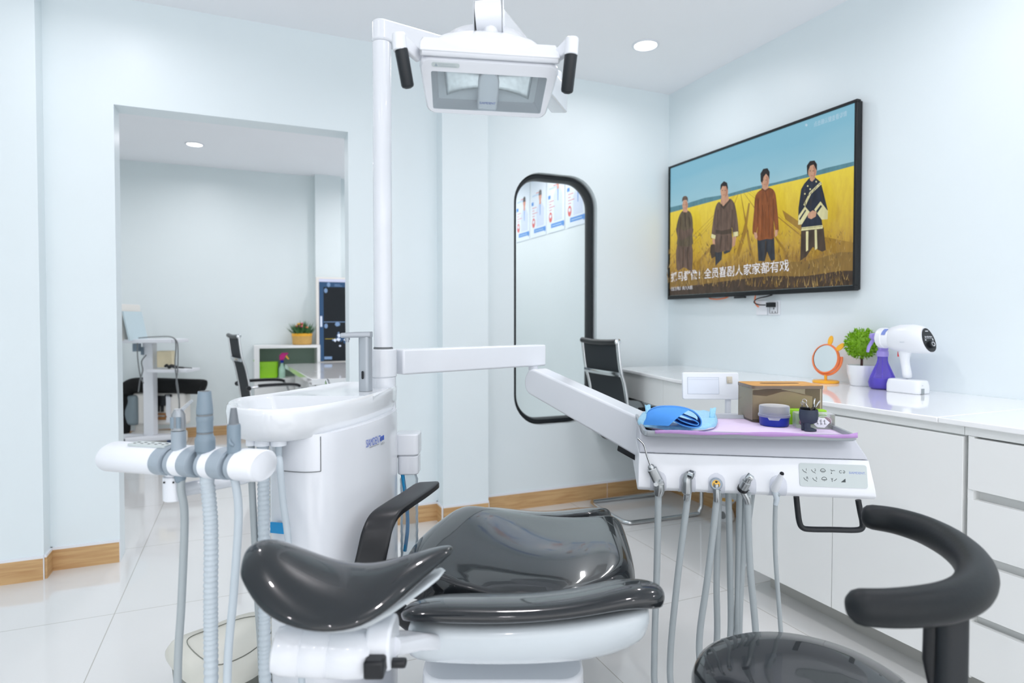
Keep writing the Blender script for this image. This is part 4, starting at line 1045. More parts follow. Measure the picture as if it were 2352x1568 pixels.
# swing arm from the column
s0_, s1_ = Vector((pc.x, pc.y, 1.078)), LD(.105, 2.235, 1.076)
sd = (s1_ - s0_).normalized(); sn = UP.cross(sd)
plan = [s0_ + sn * (.039 * math.cos(R(t))) - sd * (.039 * math.sin(R(t))) for t in range(0, 181, 15)]
plan2 = [s0_ + sd * .05 - sn * .028, s1_ - sn * .026, s1_ + sn * .026, s0_ + sd * .05 + sn * .028]
sa = build('swing_arm', MB().loft([[p - UP * .0375 for p in plan2], [p + UP * .0375 for p in plan2]]), M_white, tb, bevel=.006, seg=3)
build('arm_hub', MB().cyl((s0_.x, s0_.y, 1.036), (s0_.x, s0_.y, 1.1175), .0385, n=36), M_white, sa, bevel=.004, seg=3)
build('pivot', MB().cyl(s1_ - sd * .04 - UP * .07, s1_ - sd * .04 - UP * .036, .017), M_whiteg, sa)
f0, f1 = A(1238, 876, 2.17), A(1500, 1010, 1.80)
fd = (f1 - f0).normalized(); fs = UP.cross(fd).normalized(); fu = fd.cross(fs)
prof = [(-.04 * math.sin(R(t)), .046 * math.cos(R(t))) for t in range(0, 181, 15)]   # rounded upper end
Lf = (f1 - f0).length
prof = prof + [(Lf, -.058), (Lf, .058)]
Mf_ = frame(f0, fd, fu)
build('spring_arm', MB().prism(prof, -.034, .034, Mf_), M_white, tb, bevel=.007, seg=3)
build('arm_cover', MB().box((Lf - .05, -.066, 0), (.1, .02, .05), Mf_), M_blk2, tb, bevel=.004)
# body: rounded front roll, flat white front, silver-grey wedge
W0 = .574
def bsec(z, f, r0, r1): return None
prof = [(.42, .0), (.03, .0), (.012, .004), (.002, .013), (0, .026), (.004, .05), (.014, .0985), (.42, .0985)]
b = MB().loft([[Md @ Vector((x + dx * (z / .1), y, z)) for y, z in prof] for x, dx in ((0, .003), (.004, .002), (.012, .002), (W0 - .012, -.012), (W0 - .004, -.014), (W0, -.016))])
# ease the end caps
build('body', b, M_whiteg, tb, ang=30, bevel=.004)
wp = [(.42, .1), (.0145, .1), (.017, .112), (.036, .146), (.42, .15)]
build('top_wedge', MB().loft([[Md @ Vector((x + dx * ((z - .1) / .05), y, z)) for y, z in wp] for x, dx in ((.003, .004), (W0 - .016, -.026))]), M_wedge, tb, bevel=.003, label='silver grey top panel')
FP, FN = Md @ Vector((0, .009, .07)), (Md.to_3x3() @ Vector((0, -.0485, .0098 * .0 + .008))).normalized()
fr_a, fr_b = Md @ Vector((0, .004, .05)), Md @ Vector((0, .014, .0985))
fup = (fr_b - fr_a).normalized(); FN = fup.cross(rX); FN = FN if FN.dot(EYE - fr_a) > 0 else -FN
def onF(u, v, o=.0): return onP(u, v, fr_a, FN) + FN * o
Mpan = lambda u, v, o: frame(onF(u, v, o), rX, None, FN)
pc0, pc1, pc2 = onF(1836, 1067), onF(1990, 1072), onF(1838, 1112)
pw, ph = (pc1 - pc0).length, (pc2 - pc0).length
Mp = Mpan(1913, 1092, .0003); pw *= .97
pan = build('key_panel', MB().prism(rrect(pw + .006, ph + .008, .006, 6), 0, .0012, Mp), M_panel, tb, label='grey key panel with printed symbols')
ink = MB(); Mi = Mp @ Matrix.Translation((0, 0, .0015))
def stroke(pts, w=.0006, M=Mi):
    for (x0, y0), (x1, y1) in zip(pts, pts[1:]):
        d = Vector((x1 - x0, y1 - y0, 0)); n = Vector((-d.y, d.x, 0)).normalized() * w
        a, c = Vector((x0, y0, 0)), Vector((x1, y1, 0)); ink.add([M @ (a - n), M @ (c - n), M @ (c + n), M @ (a + n)], [(0, 1, 2, 3)])
gx = [-.066, -.045, -.023, -.001, .02]; gy = [.010, -.010]
for i in range(2):                       # reclining seat keys 1, 2, R, S
    for j, ch in ((0, '12'), (1, 'RS')):
        x, y = gx[i] + j * .002, gy[j]
        stroke([(x - .005, y + .003), (x - .002, y - .002), (x + .003, y - .004), (x + .004, y - .006)])
        ink.text(ch[i], Mi @ Matrix.Translation((x + .004, y + .0025, 0)), h=.006)
for j in (0, 1):                         # lamp domes
    x, y = gx[2] + j * .002, gy[j]
    stroke([(x + .006 * math.cos(R(a)), y + .006 * math.sin(R(a))) for a in range(0, 181, 20)] + [(x + .006, y)]); stroke([(x, y), (x, y - .004)]); stroke([(x - .003, y - .001), (x - .003, y - .003)]); stroke([(x + .003, y - .001), (x + .003, y - .003)])
x, y = gx[3], gy[0]; stroke([(x - .004, y + .005), (x - .002, y + .001), (x + .003, y + .003), (x + .006, y + .002)]); ink.flat([(x - .004, y - .006), (x - .001, y - .005), (x - .0025, y - .001)], Mi)
x, y = gx[4], gy[0]; stroke([(x - .002 + .003 * math.cos(R(a)), y + .003 * math.sin(R(a))) for a in range(40, 321, 35)]); stroke([(x + .004, y + .003), (x + .006, y + .003), (x + .008, y), (x + .006, y - .003), (x + .004, y - .003), (x + .004, y)])
x, y = gx[3] + .002, gy[1]; stroke([(x - .006, y + .004), (x - .004, y), (x - .004, y - .005)]); stroke([(x - .002, y + .004), (x - .004, y)]); stroke([(x, y - .002), (x + .003, y - .001), (x + .007, y + .003)])
x, y = gx[4] + .003, gy[1]
ink.flat([(x - .006, y - .005), (x + .005, y - .005), (x + .005, y + .004)], Mi)
build('key_symbols', ink, M_ink, pan)
build('maker_lettering', MB().text('SIAMDENT.', Mi @ Matrix.Translation((.056, .0085, 0)), w=.038), M_bluel, pan)
# recessed tool cradles along the front
slots = [1512, 1579, 1646, 1717, 1787]
SX = []
for u in slots:
    q = onF(u, 1100); x = (q - L0).dot(rX); SX.append(x)
    o = [(-.0205, -.001)] + [(-.0205, .036)] + [(-.0205 * math.cos(R(a)), .036 + .0205 * math.sin(R(a))) for a in range(15, 180, 15)] + [(.0205, .036), (.0205, -.001)]
    b = MB()
    def mp(p, off_): # follows the front profile
        z = max(0, min(.0985, p[1])); ys = ((0, .03), (.004, .012), (.013, .002), (.026, 0), (.05, .004), (.0985, .014))
        for (za, ya), (zb_, yb_) in zip(ys, ys[1:]):
            if za <= z <= zb_: y = ya + (yb_ - ya) * (z - za) / (zb_ - za); break
        return Md @ Vector((x + p[0], y - off_, p[1] if p[1] > 0 else -.0015))
    zs = [-.001, .004, .013, .026, .036, .044, .051, .0562]
    L_, R_ = [], []
    for z in zs:
        hw = .0205 if z <= .036 else math.sqrt(max(1e-7, .0205 ** 2 - (z - .036) ** 2))
        L_.append((-hw, z)); R_.append((hw, z))
    b.grid([[mp(L_[i], .0018), mp((L_[i][0] * .5, zs[i]), .0018), mp((R_[i][0] * .5, zs[i]), .0018), mp(R_[i], .0018)] for i in range(len(zs))])
    b.grid([[mp(L_[i], -.001), mp(L_[i], .0018)] for i in range(len(zs))]); b.grid([[mp(R_[i], .0018), mp(R_[i], -.001)] for i in range(len(zs))])
    cr_ = build('tool_cradle', b, M_cradle, tb, label='grey tool cradle')
# u-shaped handle below
hp = [(.33, .2, .004), (.337, .19, -.035), (.345, .18, -.06), (.352, .178, -.07), (.365, .176, -.0765), (.42, .176, -.0775), (.47, .176, -.0785), (.50, .176, -.078), (.512, .178, -.071), (.514, .18, -.06), (.507, .19, -.03), (.50, .2, .004)]
hx0 = (onP(1836, 1150, L0 + rB * .1, rB) - L0).dot(rX); hx1 = (onP(1978, 1160, L0 + rB * .1, rB) - L0).dot(rX)
def HP(u, v): return onP(u, v, L0 + rB * .06, rB)
build('handle', MB().tube(spline([HP(1829, 1140), HP(1832, 1170), HP(1836, 1198), HP(1843, 1211), HP(1860, 1215), HP(1915, 1216), HP(1962, 1217), HP(1979, 1213), HP(1981, 1200), HP(1976, 1175), HP(1971, 1148)], 5), .0072, 14), M_blk, tb, label='black bar handle under the table')
# film viewer panel on a stalk at the rear
vq = A(1632, 886, 1.98)
Mv = frame(vq, (RT * .99 - FW * .06).normalized(), None, (-FW * .97 + UP * .12 - RT * .05).normalized())
vw = build('film_viewer', MB().prism(rrect(.177, .086, .006, 4), -.012, .004, Mv), M_whiteg, tb, bevel=.002)
build('viewer_window', MB().prism(rrect(.098, .054, .002, 3), .0038, .0046, Mv @ Matrix.Translation((-.024, .001, 0))), mat('milky_window', (222, 227, 236), .3, noise=.01), vw)
build('window_edge', MB().bx((-.073, .027, .0044), (.025, .0275, .005), Mv).bx((-.073, -.026, .0044), (.025, -.0255, .005), Mv).bx((-.0735, -.026, .0044), (-.073, .0275, .005), Mv).bx((.0247, -.026, .0044), (.0252, .0275, .005), Mv).bx((-.073, .0205, .0044), (.025, .0208, .005), Mv), M_grey, vw)
build('viewer_switch', MB().bx((.05, .008, .0038), (.067, .03, .007), Mv).bx((.0535, .017, .007), (.0635, .028, .0078), Mv).bx((.0535, .0105, .007), (.0635, .0165, .0085), Mv), mat('champagne_switch', (190, 184, 170), .35, metal=.4, noise=.05), vw, bevel=.0006)
qs = A(1672, 918, 1.985)
build('viewer_stalk', MB().cyl((qs.x, qs.y, .90), (qs.x, qs.y, qs.z + .01), .0095), M_whiteg, vw)

# instruments hanging in the cradles, each with its hose
def F(x, y, z): return Md @ Vector((x, y, z))
def hose(pts, r, m, parent, name='hose', n=6): return build(name, MB().tube(spline(pts, n), r, 12), m, parent)
rad_h = .0085
def loop_path(i, u_mid, v_mid, u_low, v_low, u_back, v_back, y0=-.006, ds=.05, top=None):
    x = SX[i]
    p = [F(x, y0, .012), F(x, y0 + .004, -.01)]
    p.append(onP(u_mid, v_mid, L0 + rB * .02, rB)); p.append(onP(u_low, v_low, L0 + rB * .04, rB))
    lowz = .17
    a = p[-1]; a2 = Vector((a.x, a.y, max(lowz, a.z - .1))) + rX * .005
    e = onP(u_back, v_back, L0 + rB * .12, rB); e2 = Vector((e.x, e.y, L0.z + .006))
    tx = (top if top else u_back); et = onP(tx, 1145, L0 + rB * .14, rB); et.z = L0.z + .004
    m_ = (a2 + e) / 2; m_.z = lowz - .04
    p += [a2, m_.lerp(Vector((a2.x, a2.y, lowz - .02)), .5), m_.lerp(Vector((e.x, e.y, lowz - .02)), .5), Vector((e.x, e.y, lowz + .05)).lerp(e, .3), e, et]
    return p
tools = [('air_water_syringe', 'steel three way syringe with bent nozzle in the leftmost table cradle', 'dental syringe'),
         ('contra_handpiece', 'steel handpiece with a small angled head, in the second table cradle from the left', 'handpiece'),
         ('handpiece_coupling', 'bare hose end with a brass four hole coupling in the middle table cradle', 'handpiece hose'),
         ('air_motor', 'stubby steel motor with rounded tip in the fourth table cradle from the left', 'handpiece'),
         ('scaler_handpiece', 'pale tapered scaler handpiece with dark tip in the rightmost table cradle', 'handpiece')]
paths = [loop_path(0, 1509, 1300, 1503, 1500, 1646, 1330, top=1652), loop_path(1, 1556, 1330, 1540, 1500, 1677, 1310, top=1672),
         loop_path(2, 1626, 1320, 1607, 1460, 1694, 1400, top=1699), loop_path(3, 1722, 1290, 1735, 1440, 1700, 1380, top=1716), loop_path(4, 1781, 1270, 1792, 1430, 1692, 1430, top=1733)]
G_ = []
for i, (nm, lab, cat) in enumerate(tools):
    t = thing(nm, lab, cat, F(SX[i], -.006, .012)); G_.append(t)
    pth = paths[i]
    if i == 4: pth[1] = F(SX[i] - .006, 0, -.012)
    build('hose', MB().tube(spline(pth, 7), .0055 if i == 4 else rad_h, 12), M_hose, t, label='grey hose')
# syringe
t = G_[0]; x = SX[0]
c0, c1 = F(x + .004, -.008, .022), onP(1497, 1075, L0 - rB * .012, rB)
dx_ = (c1 - c0).normalized(); Msy = frame(c0, rX, None, dx_)
build('handle', MB().prism(rrect(.025, .021, .005, 3), .0, (c1 - c0).length, Msy), M_steel, t, bevel=.002)
build('nose_ring', MB().lathe([(.0085, 0), (.0085, .006), (.006, .009)], 18, frame(c1, rX, None, dx_)), M_steel, t)
build('lower_sleeve', MB().tube([F(x, -.006, -.004), F(x + .002, -.007, .012), c0 + dx_ * .004], [.0105, .0138, .0125], 16), M_steel, t)
for s in (-1, 1): build('button', MB().cyl(Msy @ Vector((s * .007, -.01, .012 + (.0 if s < 0 else .001))), Msy @ Vector((s * .0073, -.0145, .0115)), .0055, n=14), M_chrome, t)
nz_ = [onP(1496, 1074, L0 - rB * .012, rB), onP(1486, 1046, L0 - rB * .014, rB), onP(1481, 1027, L0 - rB * .015, rB), onP(1477, 1018, L0 - rB * .016, rB), onP(1470, 1011, L0 - rB * .017, rB), onP(1465, 1006, L0 - rB * .018, rB)]
build('nozzle', MB().tube(spline(nz_, 4), .0024, 10), M_chrome, t)
# contra handpiece
t = G_[1]; x = SX[1]
a_, b_2, c_2 = F(x - .002, -.012, .01), onP(1578, 1096, L0 - rB * .012, rB), onP(1586, 1090, L0 - rB * .014, rB)
build('shank', MB().tube(spline([F(x - .004, -.007, -.012), F(x - .003, -.01, .008), b_2, c_2], 5), [.0075] * 5 + [.0128] * 5 + [.0112] * 6, 16), M_steel, t)
h_0, h_1 = onP(1582, 1087, L0 - rB * .016, rB), onP(1595, 1092, L0 - rB * .024, rB)
build('head', MB().tube([h_0, h_0.lerp(h_1, .12), h_0.lerp(h_1, .9), h_1], [.007, .0115, .0118, .008], 16), M_chrome, t)
# open coupling
t = G_[2]; x = SX[2]
cf = onP(1645, 1111, L0 - rB * .012, rB); cn = (EYE - cf).normalized(); Mc = frame(cf, cn.cross(UP).normalized() * -1, None, cn)
build('socket_ring', MB().lathe([(.0155, -.012), (.0155, -.002), (.013, .001), (.0098, .001), (.0098, -.006)], 28, Mc, cap=(True, False)), M_grey, t)
build('coupling_face', MB().lathe([(.0097, -.01), (.0097, -.002), (.001, -.0018)], 24, Mc), M_brass, t)
b = MB()
for (px_, py_, r_) in ((0, .005, .0027), (.001, -.005, .0029), (-.0052, .0005, .0013), (.0052, -.001, .0013), (.0035, .0055, .0012), (-.004, -.005, .0012)): b.lathe([(r_, -.0012), (.0003, -.0011)], 14, Mc @ Matrix.Translation((px_, py_, 0)))
build('coupling_holes', b, M_blk2, t)
build('sleeve', MB().tube([cf - cn * .006, F(x - .001, -.008, .0), F(x, -.006, -.012)], [.0085, .0088, .0085], 14), M_steel, t)
# air motor
t = G_[3]
m0, m1 = onP(1706, 1122, L0 - rB * .008, rB), onP(1722, 1094, L0 - rB * .03, rB)
md = (m1 - m0).normalized()
build('motor_body', MB().tube([m0 - md * .006, m0, m0.lerp(m1, .1), m0.lerp(m1, .6), m0.lerp(m1, .62), m0.lerp(m1, .9), m1], [.009, .0115, .0125, .0105, .0088, .0085, .006], 20), M_steel, t)
build('tip_cap', MB().tube([onP(1714, 1097, L0 - rB * .034, rB), onP(1719, 1092, L0 - rB * .034, rB), onP(1727, 1098, L0 - rB * .03, rB)], [.004, .0075, .007], 16), M_chrome, t)
build('adjuster_ring', MB().tube([m0 - md * .004, m0 + md * .004], [.0132, .0134], 20), M_blk2, t)
build('sleeve', MB().tube([m0 - md * .004, F(SX[3] - .002, -.006, -.004), F(SX[3], -.004, -.014)], [.0085, .0088, .0086], 14), M_steel, t)
# scaler
t = G_[4]
m0, m1 = onP(1778, 1125, L0 - rB * .004, rB), onP(1796, 1087, L0 - rB * .04, rB)
build('scaler_body', MB().tube([m0, m0.lerp(m1, .1), m0.lerp(m1, .5), m0.lerp(m1, .92), m1], [.0085, .0105, .0088, .0058, .005], 20), M_whiteg, t)
build('tip', MB().tube([m1 - (m1 - m0) * .01, m1 + (m1 - m0).normalized() * .0015], [.0053, .0046], 16), M_blk2, t)
build('sleeve', MB().tube([m0.lerp(m1, .02), F(SX[4] - .004, -.005, -.002), F(SX[4] - .007, -.002, -.016)], [.0075, .0068, .0058], 14), M_hosel, t)

# ------------------------------------------------------------------ on the instrument table
ZTR = L0.z + .151                      # underside of the tray
dt = -(YAW + R(13.5)); tX = Vector((math.cos(dt), math.sin(dt), 0)); tB = Vector((-math.sin(dt), math.cos(dt), 0))
T0 = onZ(1478, 1003, ZTR)
T1 = onZ(1971, 1014, ZTR)
tX = (T1 - T0).normalized(); tB = UP.cross(tX)
Mt = frame(T0, tX, tB); TWd = (T1 - T0).length; TDp = .30
def Tz(u, v, z=.006): return onZ(u, v, ZTR + z)
def trl(ins, z): return [Mt @ Vector((TWd / 2 + p[0], TDp / 2 + p[1], z)) for p in rrect(TWd - 2 * ins, TDp - 2 * ins, .012, 5)]
tag(build('metal_tray', MB().loft([trl(.004, 0), trl(0, .004), trl(0, .0155), trl(.004, .0165), trl(.008, .0155), trl(.01, .004)]), M_alu, ang=50), 'grey metal tray lined with lilac paper, on top of the instrument table', 'tray')
# paper liner, turned up over the front lip
b = MB(); rows = []
for j in range(9):
    y = -.004 + j * (TDp + .004) / 8; row = []
    for i in range(25):
        x = .028 + i * (TWd - .031) / 24
        z = .0055 + (.0115 if j == 0 else (.0105 if j == 0 else 0)) + .0012 * math.sin(i * .9 + j * 1.7) * (1 if j == 0 else .3)
        if j == 0: z = .0178 + .0018 * math.sin(i * .55) + (.004 if i == 24 else 0)
        if j == 1: y = .012; z = .0062
        row.append(Mt @ Vector((x, y, z)))
    rows.append(row)
rows.insert(0, [Mt @ Vector((.028 + i * (TWd - .031) / 24, -.005, .0098 + .0015 * math.sin(i * .8))) for i in range(25)])
lin_ = MB(); lin_.grid(rows); lin_.m = [1 if k < 24 else 0 for k in range(len(lin_.f))]
tag(build('tray_paper', lin_, [M_paper, M_paperd], solid=.0006, ang=70), 'lilac paper liner lying in the grey tray', 'paper')
# blue absorbent wrap with white edge
zb0 = .0085
wrp = [Tz(1470, 978, zb0), Tz(1545, 990, zb0), Tz(1607, 989, zb0), Tz(1643, 980, zb0), Tz(1640, 957, zb0), Tz(1600, 950, zb0), Tz(1530, 947, zb0), Tz(1482, 953, zb0)]
wl = spline(wrp, 5, True); wcn = sum(wl, Vector()) / len(wl)
b = MB(); rings = []
for s, z in ((1.0, 0), (1.03, .004), (1.0, .011), (.93, .0135), (.7, .0125), (.3, .0125)):
    rings.append([Vector((wcn.x + (p.x - wcn.x) * s, wcn.y + (p.y - wcn.y) * s, ZTR + zb0 + z + (.0016 * math.sin(i * 1.9 + s * 9) if z > .003 else 0))) for i, p in enumerate(wl)])
b.loft(rings); nring = len(wl)
b.m = [1 if k < nring else 0 for k in range(len(b.f))]
wp_ = thing('absorbent_pad', 'pale blue wrapped pad with white edge, under the folded blue cloth on the tray', 'pad', wcn)
build('pad', b, [M_pad, M_padw], wp_, ang=80)
for (u, v, d2) in ((1490, 940, (-.2, .9)), (1635, 948, (.5, .8))):
    q = Tz(u, v + 12, zb0 + .012); fl = []
    for j in range(4):
        fl.append([q + tX * (.016 * (i / 3 - .5) + .004 * j * d2[0]) + tB * (.004 * j) + UP * (.009 * j + .002 * math.sin(i * 2 + j)) for i in range(4)])
    build('wrap_corner', MB().grid(fl), M_pad, wp_, solid=.001)
# folded blue cloth: a rolled ribbon with depth
q0 = Tz(1560, 982, .0225)
Mq = frame(Vector((q0.x, q0.y, ZTR + .0235)), (tX * .97 - tB * .24).normalized(), UP)    # x right, y up, z towards the viewer
if (Mq.to_3x3() @ Vector((0, 0, 1))).dot(EYE - q0) < 0: Mq = Mq @ Matrix.Diagonal((1, 1, -1, 1))
cl = spline([(-.082, .012, 0), (-.080, .024, 0), (-.06, .034, 0), (-.03, .038, 0), (.005, .0375, 0), (.035, .031, 0), (.052, .018, 0), (.051, .005, 0), (.035, .0015, 0), (.01, .004, 0), (-.012, .012, 0), (-.022, .022, 0), (-.014, .028, 0), (.004, .025, 0), (.03, .017, 0), (.046, .011, 0), (.044, .006, 0), (.03, .007, 0), (.006, .0125, 0), (-.006, .018, 0)], 5)
def ribbon(pts, th):
    out = []
    for i, p in enumerate(pts):
        t = (pts[min(i + 1, len(pts) - 1)] - pts[max(0, i - 1)]).normalized(); n = Vector((-t.y, t.x, 0)); out.append((p + n * th, p - n * th))
    return [a for a, c in out] + [c for a, c in reversed(out)]
cl = [Vector((p.x * 1.0, p.y * 1.32, 0)) for p in cl]
rb = ribbon(cl, .0013)
b = MB()
for z0, z1, sh_ in ((-.085, .0, 0),):
    rings = []
    for k in range(7):
        f = k / 6; z = -.085 + .085 * f
        rings.append([Mq @ Vector((p.x * (1 - .04 * (1 - f)) - .012 * (1 - f), p.y * (1 - .25 * (1 - f) ** 2), z - max(0, (-.03 - p.x)) * .2)) for p in rb])
    n = len(rb)
    b.loft(rings, (False, False))
    for ring in (rings[0], rings[-1]):
        b.add(ring, [(i, i + 1, n - 2 - i, n - 1 - i) for i in range(n // 2 - 1)])
top_ = [p for p in cl[:24]]
gr = []
for k in range(7):
    f = k / 6; row = []
    for i, p in enumerate(top_):
        g = i / 23
        e = Vector((-.088 + .066 * g, .003 + .004 * g, .012 + .018 * g))
        q = p.lerp(e, f); q.z += .012 * math.sin(math.pi * f) * (.4 + .6 * g); q.y += .004 * math.sin(math.pi * f)
        row.append(Mq @ q)
    gr.append(row)
b.grid(gr)
tag(build('folded_cloth', b, M_towel, ang=60), 'folded and rolled bright blue cloth lying on the pale blue pad', 'cloth')
# smoked tissue box with bamboo lid
B0 = onZ(1729, 969, ZTR + .0075); B1 = onZ(1893, 969, ZTR + .0075)
bX = (B1 - B0); bW = .238 if False else bX.length; bX.normalize(); bX = (bX * .985 + tX * .0).normalized(); bB = UP.cross(bX)
bD = .125; bH = A(1728, 893, B0.dot(FW)).z - B0.z
Mbx = frame(B0, bX, bB)
tx_ = thing('tissue_box', 'smoky clear tissue box with a bamboo lid on the tray', 'tissue box', B0 + bX * bW / 2 + bB * bD / 2)
def bl_(ins, z): return [Mbx @ Vector((bW / 2 + p[0], bD / 2 + p[1], z)) for p in rrect(bW - 2 * ins, bD - 2 * ins, .014, 6)]
build('box_body', MB().loft([bl_(.002, 0), bl_(0, .003), bl_(0, bH), bl_(.0022, bH), bl_(.0022, .004), bl_(.01, .003)]), G_smoke, tx_, ang=50, label='smoky clear box')
M_smk = mat('smoked_lid_rim', (112, 96, 82), .25, noise=.03)
build('lid_rim', MB().loft([bl_(-.001, bH + .0003), bl_(-.001, bH + .0085), bl_(.002, bH + .0085), bl_(.002, bH + .0003)], loop=True), M_smk, tx_)
sl = [Mbx @ Vector((bW / 2 + p[0], bD / 2 + p[1], bH + .0102)) for p in rrect(bW * .56, .02, .0099, 6)]
ro = bl_(.0015, bH + .0095)
build('lid', MB().loft([bl_(.002, bH + .0006), bl_(.0005, bH + .009), bl_(.002, bH + .0098), bl_(.02, bH + .0098)]), M_bamboo, tx_, label='bamboo lid')
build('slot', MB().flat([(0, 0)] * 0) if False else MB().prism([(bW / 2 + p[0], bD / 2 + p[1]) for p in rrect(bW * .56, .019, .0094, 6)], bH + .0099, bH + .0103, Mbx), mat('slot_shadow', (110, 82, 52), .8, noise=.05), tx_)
for k in range(1):
    pass
b = MB(); rings = []
for k in range(13):
    f = k / 12; z = .004 + f * (bH * .78)
    rings.append([Mbx @ Vector((bW * .46 + p[0] * (1 + .008 * math.sin(k * 2.5)), bD * .52 + p[1] * (1 + .01 * math.sin(k * 3)), z + (.007 * math.sin(p[0] * 45 + 1) if k == 12 else .002 * f * math.sin(p[0] * 60)))) for p in [(x, -.042) for x in [-.085 + i * .0142 for i in range(13)]] + [(x, .042) for x in [.085 - i * .0142 for i in range(13)]]])
b.loft(rings); build('tissues', b, M_tissue, tx_, ang=60)
# round tub: cobalt base, clear lid
c = onZ(1792, 981, ZTR + .007); rr = .034 if False else (onZ(1827, 981, ZTR + .007) - onZ(1757, 981, ZTR + .007)).length / 2
ck = c + FW * rr * .95
tu = thing('denture_tub', 'round cobalt blue tub with a frosted clear lid, in front of the tissue box', 'tub', ck)
hh_ = A(1792, 930, c.dot(FW) + rr).z - ck.z
build('base', MB().lathe([(.001, 0), (rr * .88, 0), (rr * .93, .003), (rr * .95, hh_ * .5), (rr * .9, hh_ * .5), (rr * .88, .004), (.001, .004)], 36), M_cobalt, tu, local=True, label='cobalt blue base')
build('lid', MB().lathe([(rr * 1.0, hh_ * .44), (rr * 1.01, hh_ * .47), (rr * 1.01, hh_ * .56), (rr * .965, hh_ * .575), (rr * .96, hh_ * .93), (rr * .93, hh_ * .985), (rr * .86, hh_), (.001, hh_ * .99)], 36, cap=(False, True)), G_frost, tu, local=True, label='frosted clear lid')
dvv = (EYE - ck); dvv.z = 0; dvv.normalize()
build('lid_latch', MB().prism([(-.016, .0), (-.012, -.006), (.012, -.006), (.016, 0)], -.001, .001, frame(dvv * rr * 1.0 + UP * hh_ * .445, UP.cross(dvv), UP)), G_frost, tu, local=True)
# white stick behind the tub
a_, c_ = Tz(1744, 967, .010), Tz(1775, 969, .010)
tag(build('plastic_stick', MB().tube([a_, a_.lerp(c_, .05), c_ + (c_ - a_) * .4], [.002, .0035, .0035], 12), M_whiteg), 'small white plastic stick lying behind the blue tub', 'stick')
# egg-cup with legs holding binder clips
c = onZ(1862, 990, ZTR + .007) + FW * .012
eg = thing('footed_cup', 'small navy cup on two feet holding black binder clips', 'cup', c)
k_ = 1.06
build('cup', MB().lathe([(.012, .018), (.019, .022), (.0225, .031), (.0232, .042), (.0222, .055), (.0205, .055), (.0205, .042), (.015, .027), (.001, .025)], 28), M_navy, eg, local=True, label='navy cup')
rl = Vector((RT.x, RT.y, 0))
for s in (-1, 1):
    o = -rl * .007 + FW * (s * .0085)
    build('leg', MB().tube([o + UP * .022, o + UP * .008], [.0082, .0075], 12).loft([[o + rl * (x * .016 + .008) + FW * (.0075 * y) + UP * z for x, y in circ(1, 16)] for z in (0, .004)] + [[o + rl * (x * .010 + .003) + FW * (.006 * y) + UP * .0085 for x, y in circ(1, 16)]]), M_navy, eg, local=True)
def binder(o, ang, lean, size, lab):
    t = thing('binder_clip', lab, 'clip', o)
    r_ = Matrix.Rotation(ang, 3, 'Z') @ Matrix.Rotation(lean, 3, 'Y')
    f_ = lambda x, y, z: r_ @ Vector((x * size, y * size, z * size))
    build('clip_body', MB().loft([[f_(x, y, z) for x, z in ((-.007, .0), (.007, .0), (.0015, .016), (.0005, .016), (.005, .002), (-.005, .002), (-.0005, .016), (-.0015, .016))] for y in (-.011, .011)]), M_blk2, t, local=True)
    for s in (-1, 1):
        build('wire_arm', MB().tube(spline([f_(s * .0015, -.008, .016), f_(s * .004, -.004, .024), f_(s * .006, -.005, .033), f_(s * .0066, 0, .037), f_(s * .006, .005, .033), f_(s * .004, .004, .024), f_(s * .0015, .008, .016)], 4), .0007, 6), M_chrome, t, local=True)
binder(c + rl * -.006 + FW * .004 + UP * .046, .4, -.45, 1.0, 'black binder clip leaning left in the navy cup')
binder(c + rl * .008 + FW * -.002 + UP * .047, -.7, .35, 1.0, 'black binder clip leaning right in the navy cup')
# clear case with small parts, lime box behind it
M_plum = mat('plum_plastic', (140, 70, 96), .4, noise=.2, nscale=60)
C0 = onZ(1834, 985, ZTR + .007) + tB * .014; C1 = onZ(1925, 988, ZTR + .007) + tB * .014
cX = (C1 - C0); cW = cX.length; cX.normalize(); cBk = UP.cross(cX); Mcs = frame(C0, cX, cBk)
cH = .036
cs = thing('parts_case', 'clear plastic case of plum coloured pieces with a diamond printed sticker, behind the navy cup', 'plastic case', C0 + cX * cW / 2 + cBk * .025)
build('case_shell', MB().loft([[Mcs @ Vector((cW / 2 + p[0] * s, .028 + p[1] * s, z)) for p in rrect(cW, .05, .006, 4)] for z, s in ((0, .97), (.002, 1), (cH, 1), (cH + .002, .97))]), G_clearp, cs, label='clear plastic shell')
for x, y, r_, z in ((.02, .03, .008, .008), (.045, .036, .011, .0135), (.062, .03, .0095, .01), (cW - .014, .025, .0115, .016)):
    build('plum_piece', MB().ball(Mcs @ Vector((x, y, z + .003)), r_, 14, (1, 1, .9)), M_plum, cs)
sd_ = Mcs @ Vector((cW * .62, .0018, .017))
build('sticker', MB().prism([(-.022, 0), (-.009, .013), (.009, .012), (.022, 0), (.009, -.014), (-.009, -.013)], .0004, .0009, frame(sd_, cX, UP)), M_whiteg, cs, label='white six-sided sticker')
b = MB()
for x in (-.009, 0, .009): b.box((x, .001, .0012), (.0012, .015 - abs(x) * .3, .0003), frame(sd_, cX, UP)).box((x + .002, -.004, .0012), (.004, .001, .0003), frame(sd_, cX, UP)).box((x - .002, .004, .0012), (.004, .001, .0003), frame(sd_, cX, UP))
build('sticker_marks', b, M_ink, cs)
build('wire_loop', MB().tube(spline([Mcs @ Vector((cW - .028 + .02 * math.cos(R(a)), .01, .018 + .014 * math.sin(R(a)))) for a in range(0, 360, 40)], 4, True), .0007, 6, closed=True), M_chrome, cs)
tag(build('lime_carton', MB().box((.042, .083, .018), (.1, .03, .044), Mcs), M_lime, bevel=.001), 'lime green carton behind the clear plastic case', 'box')

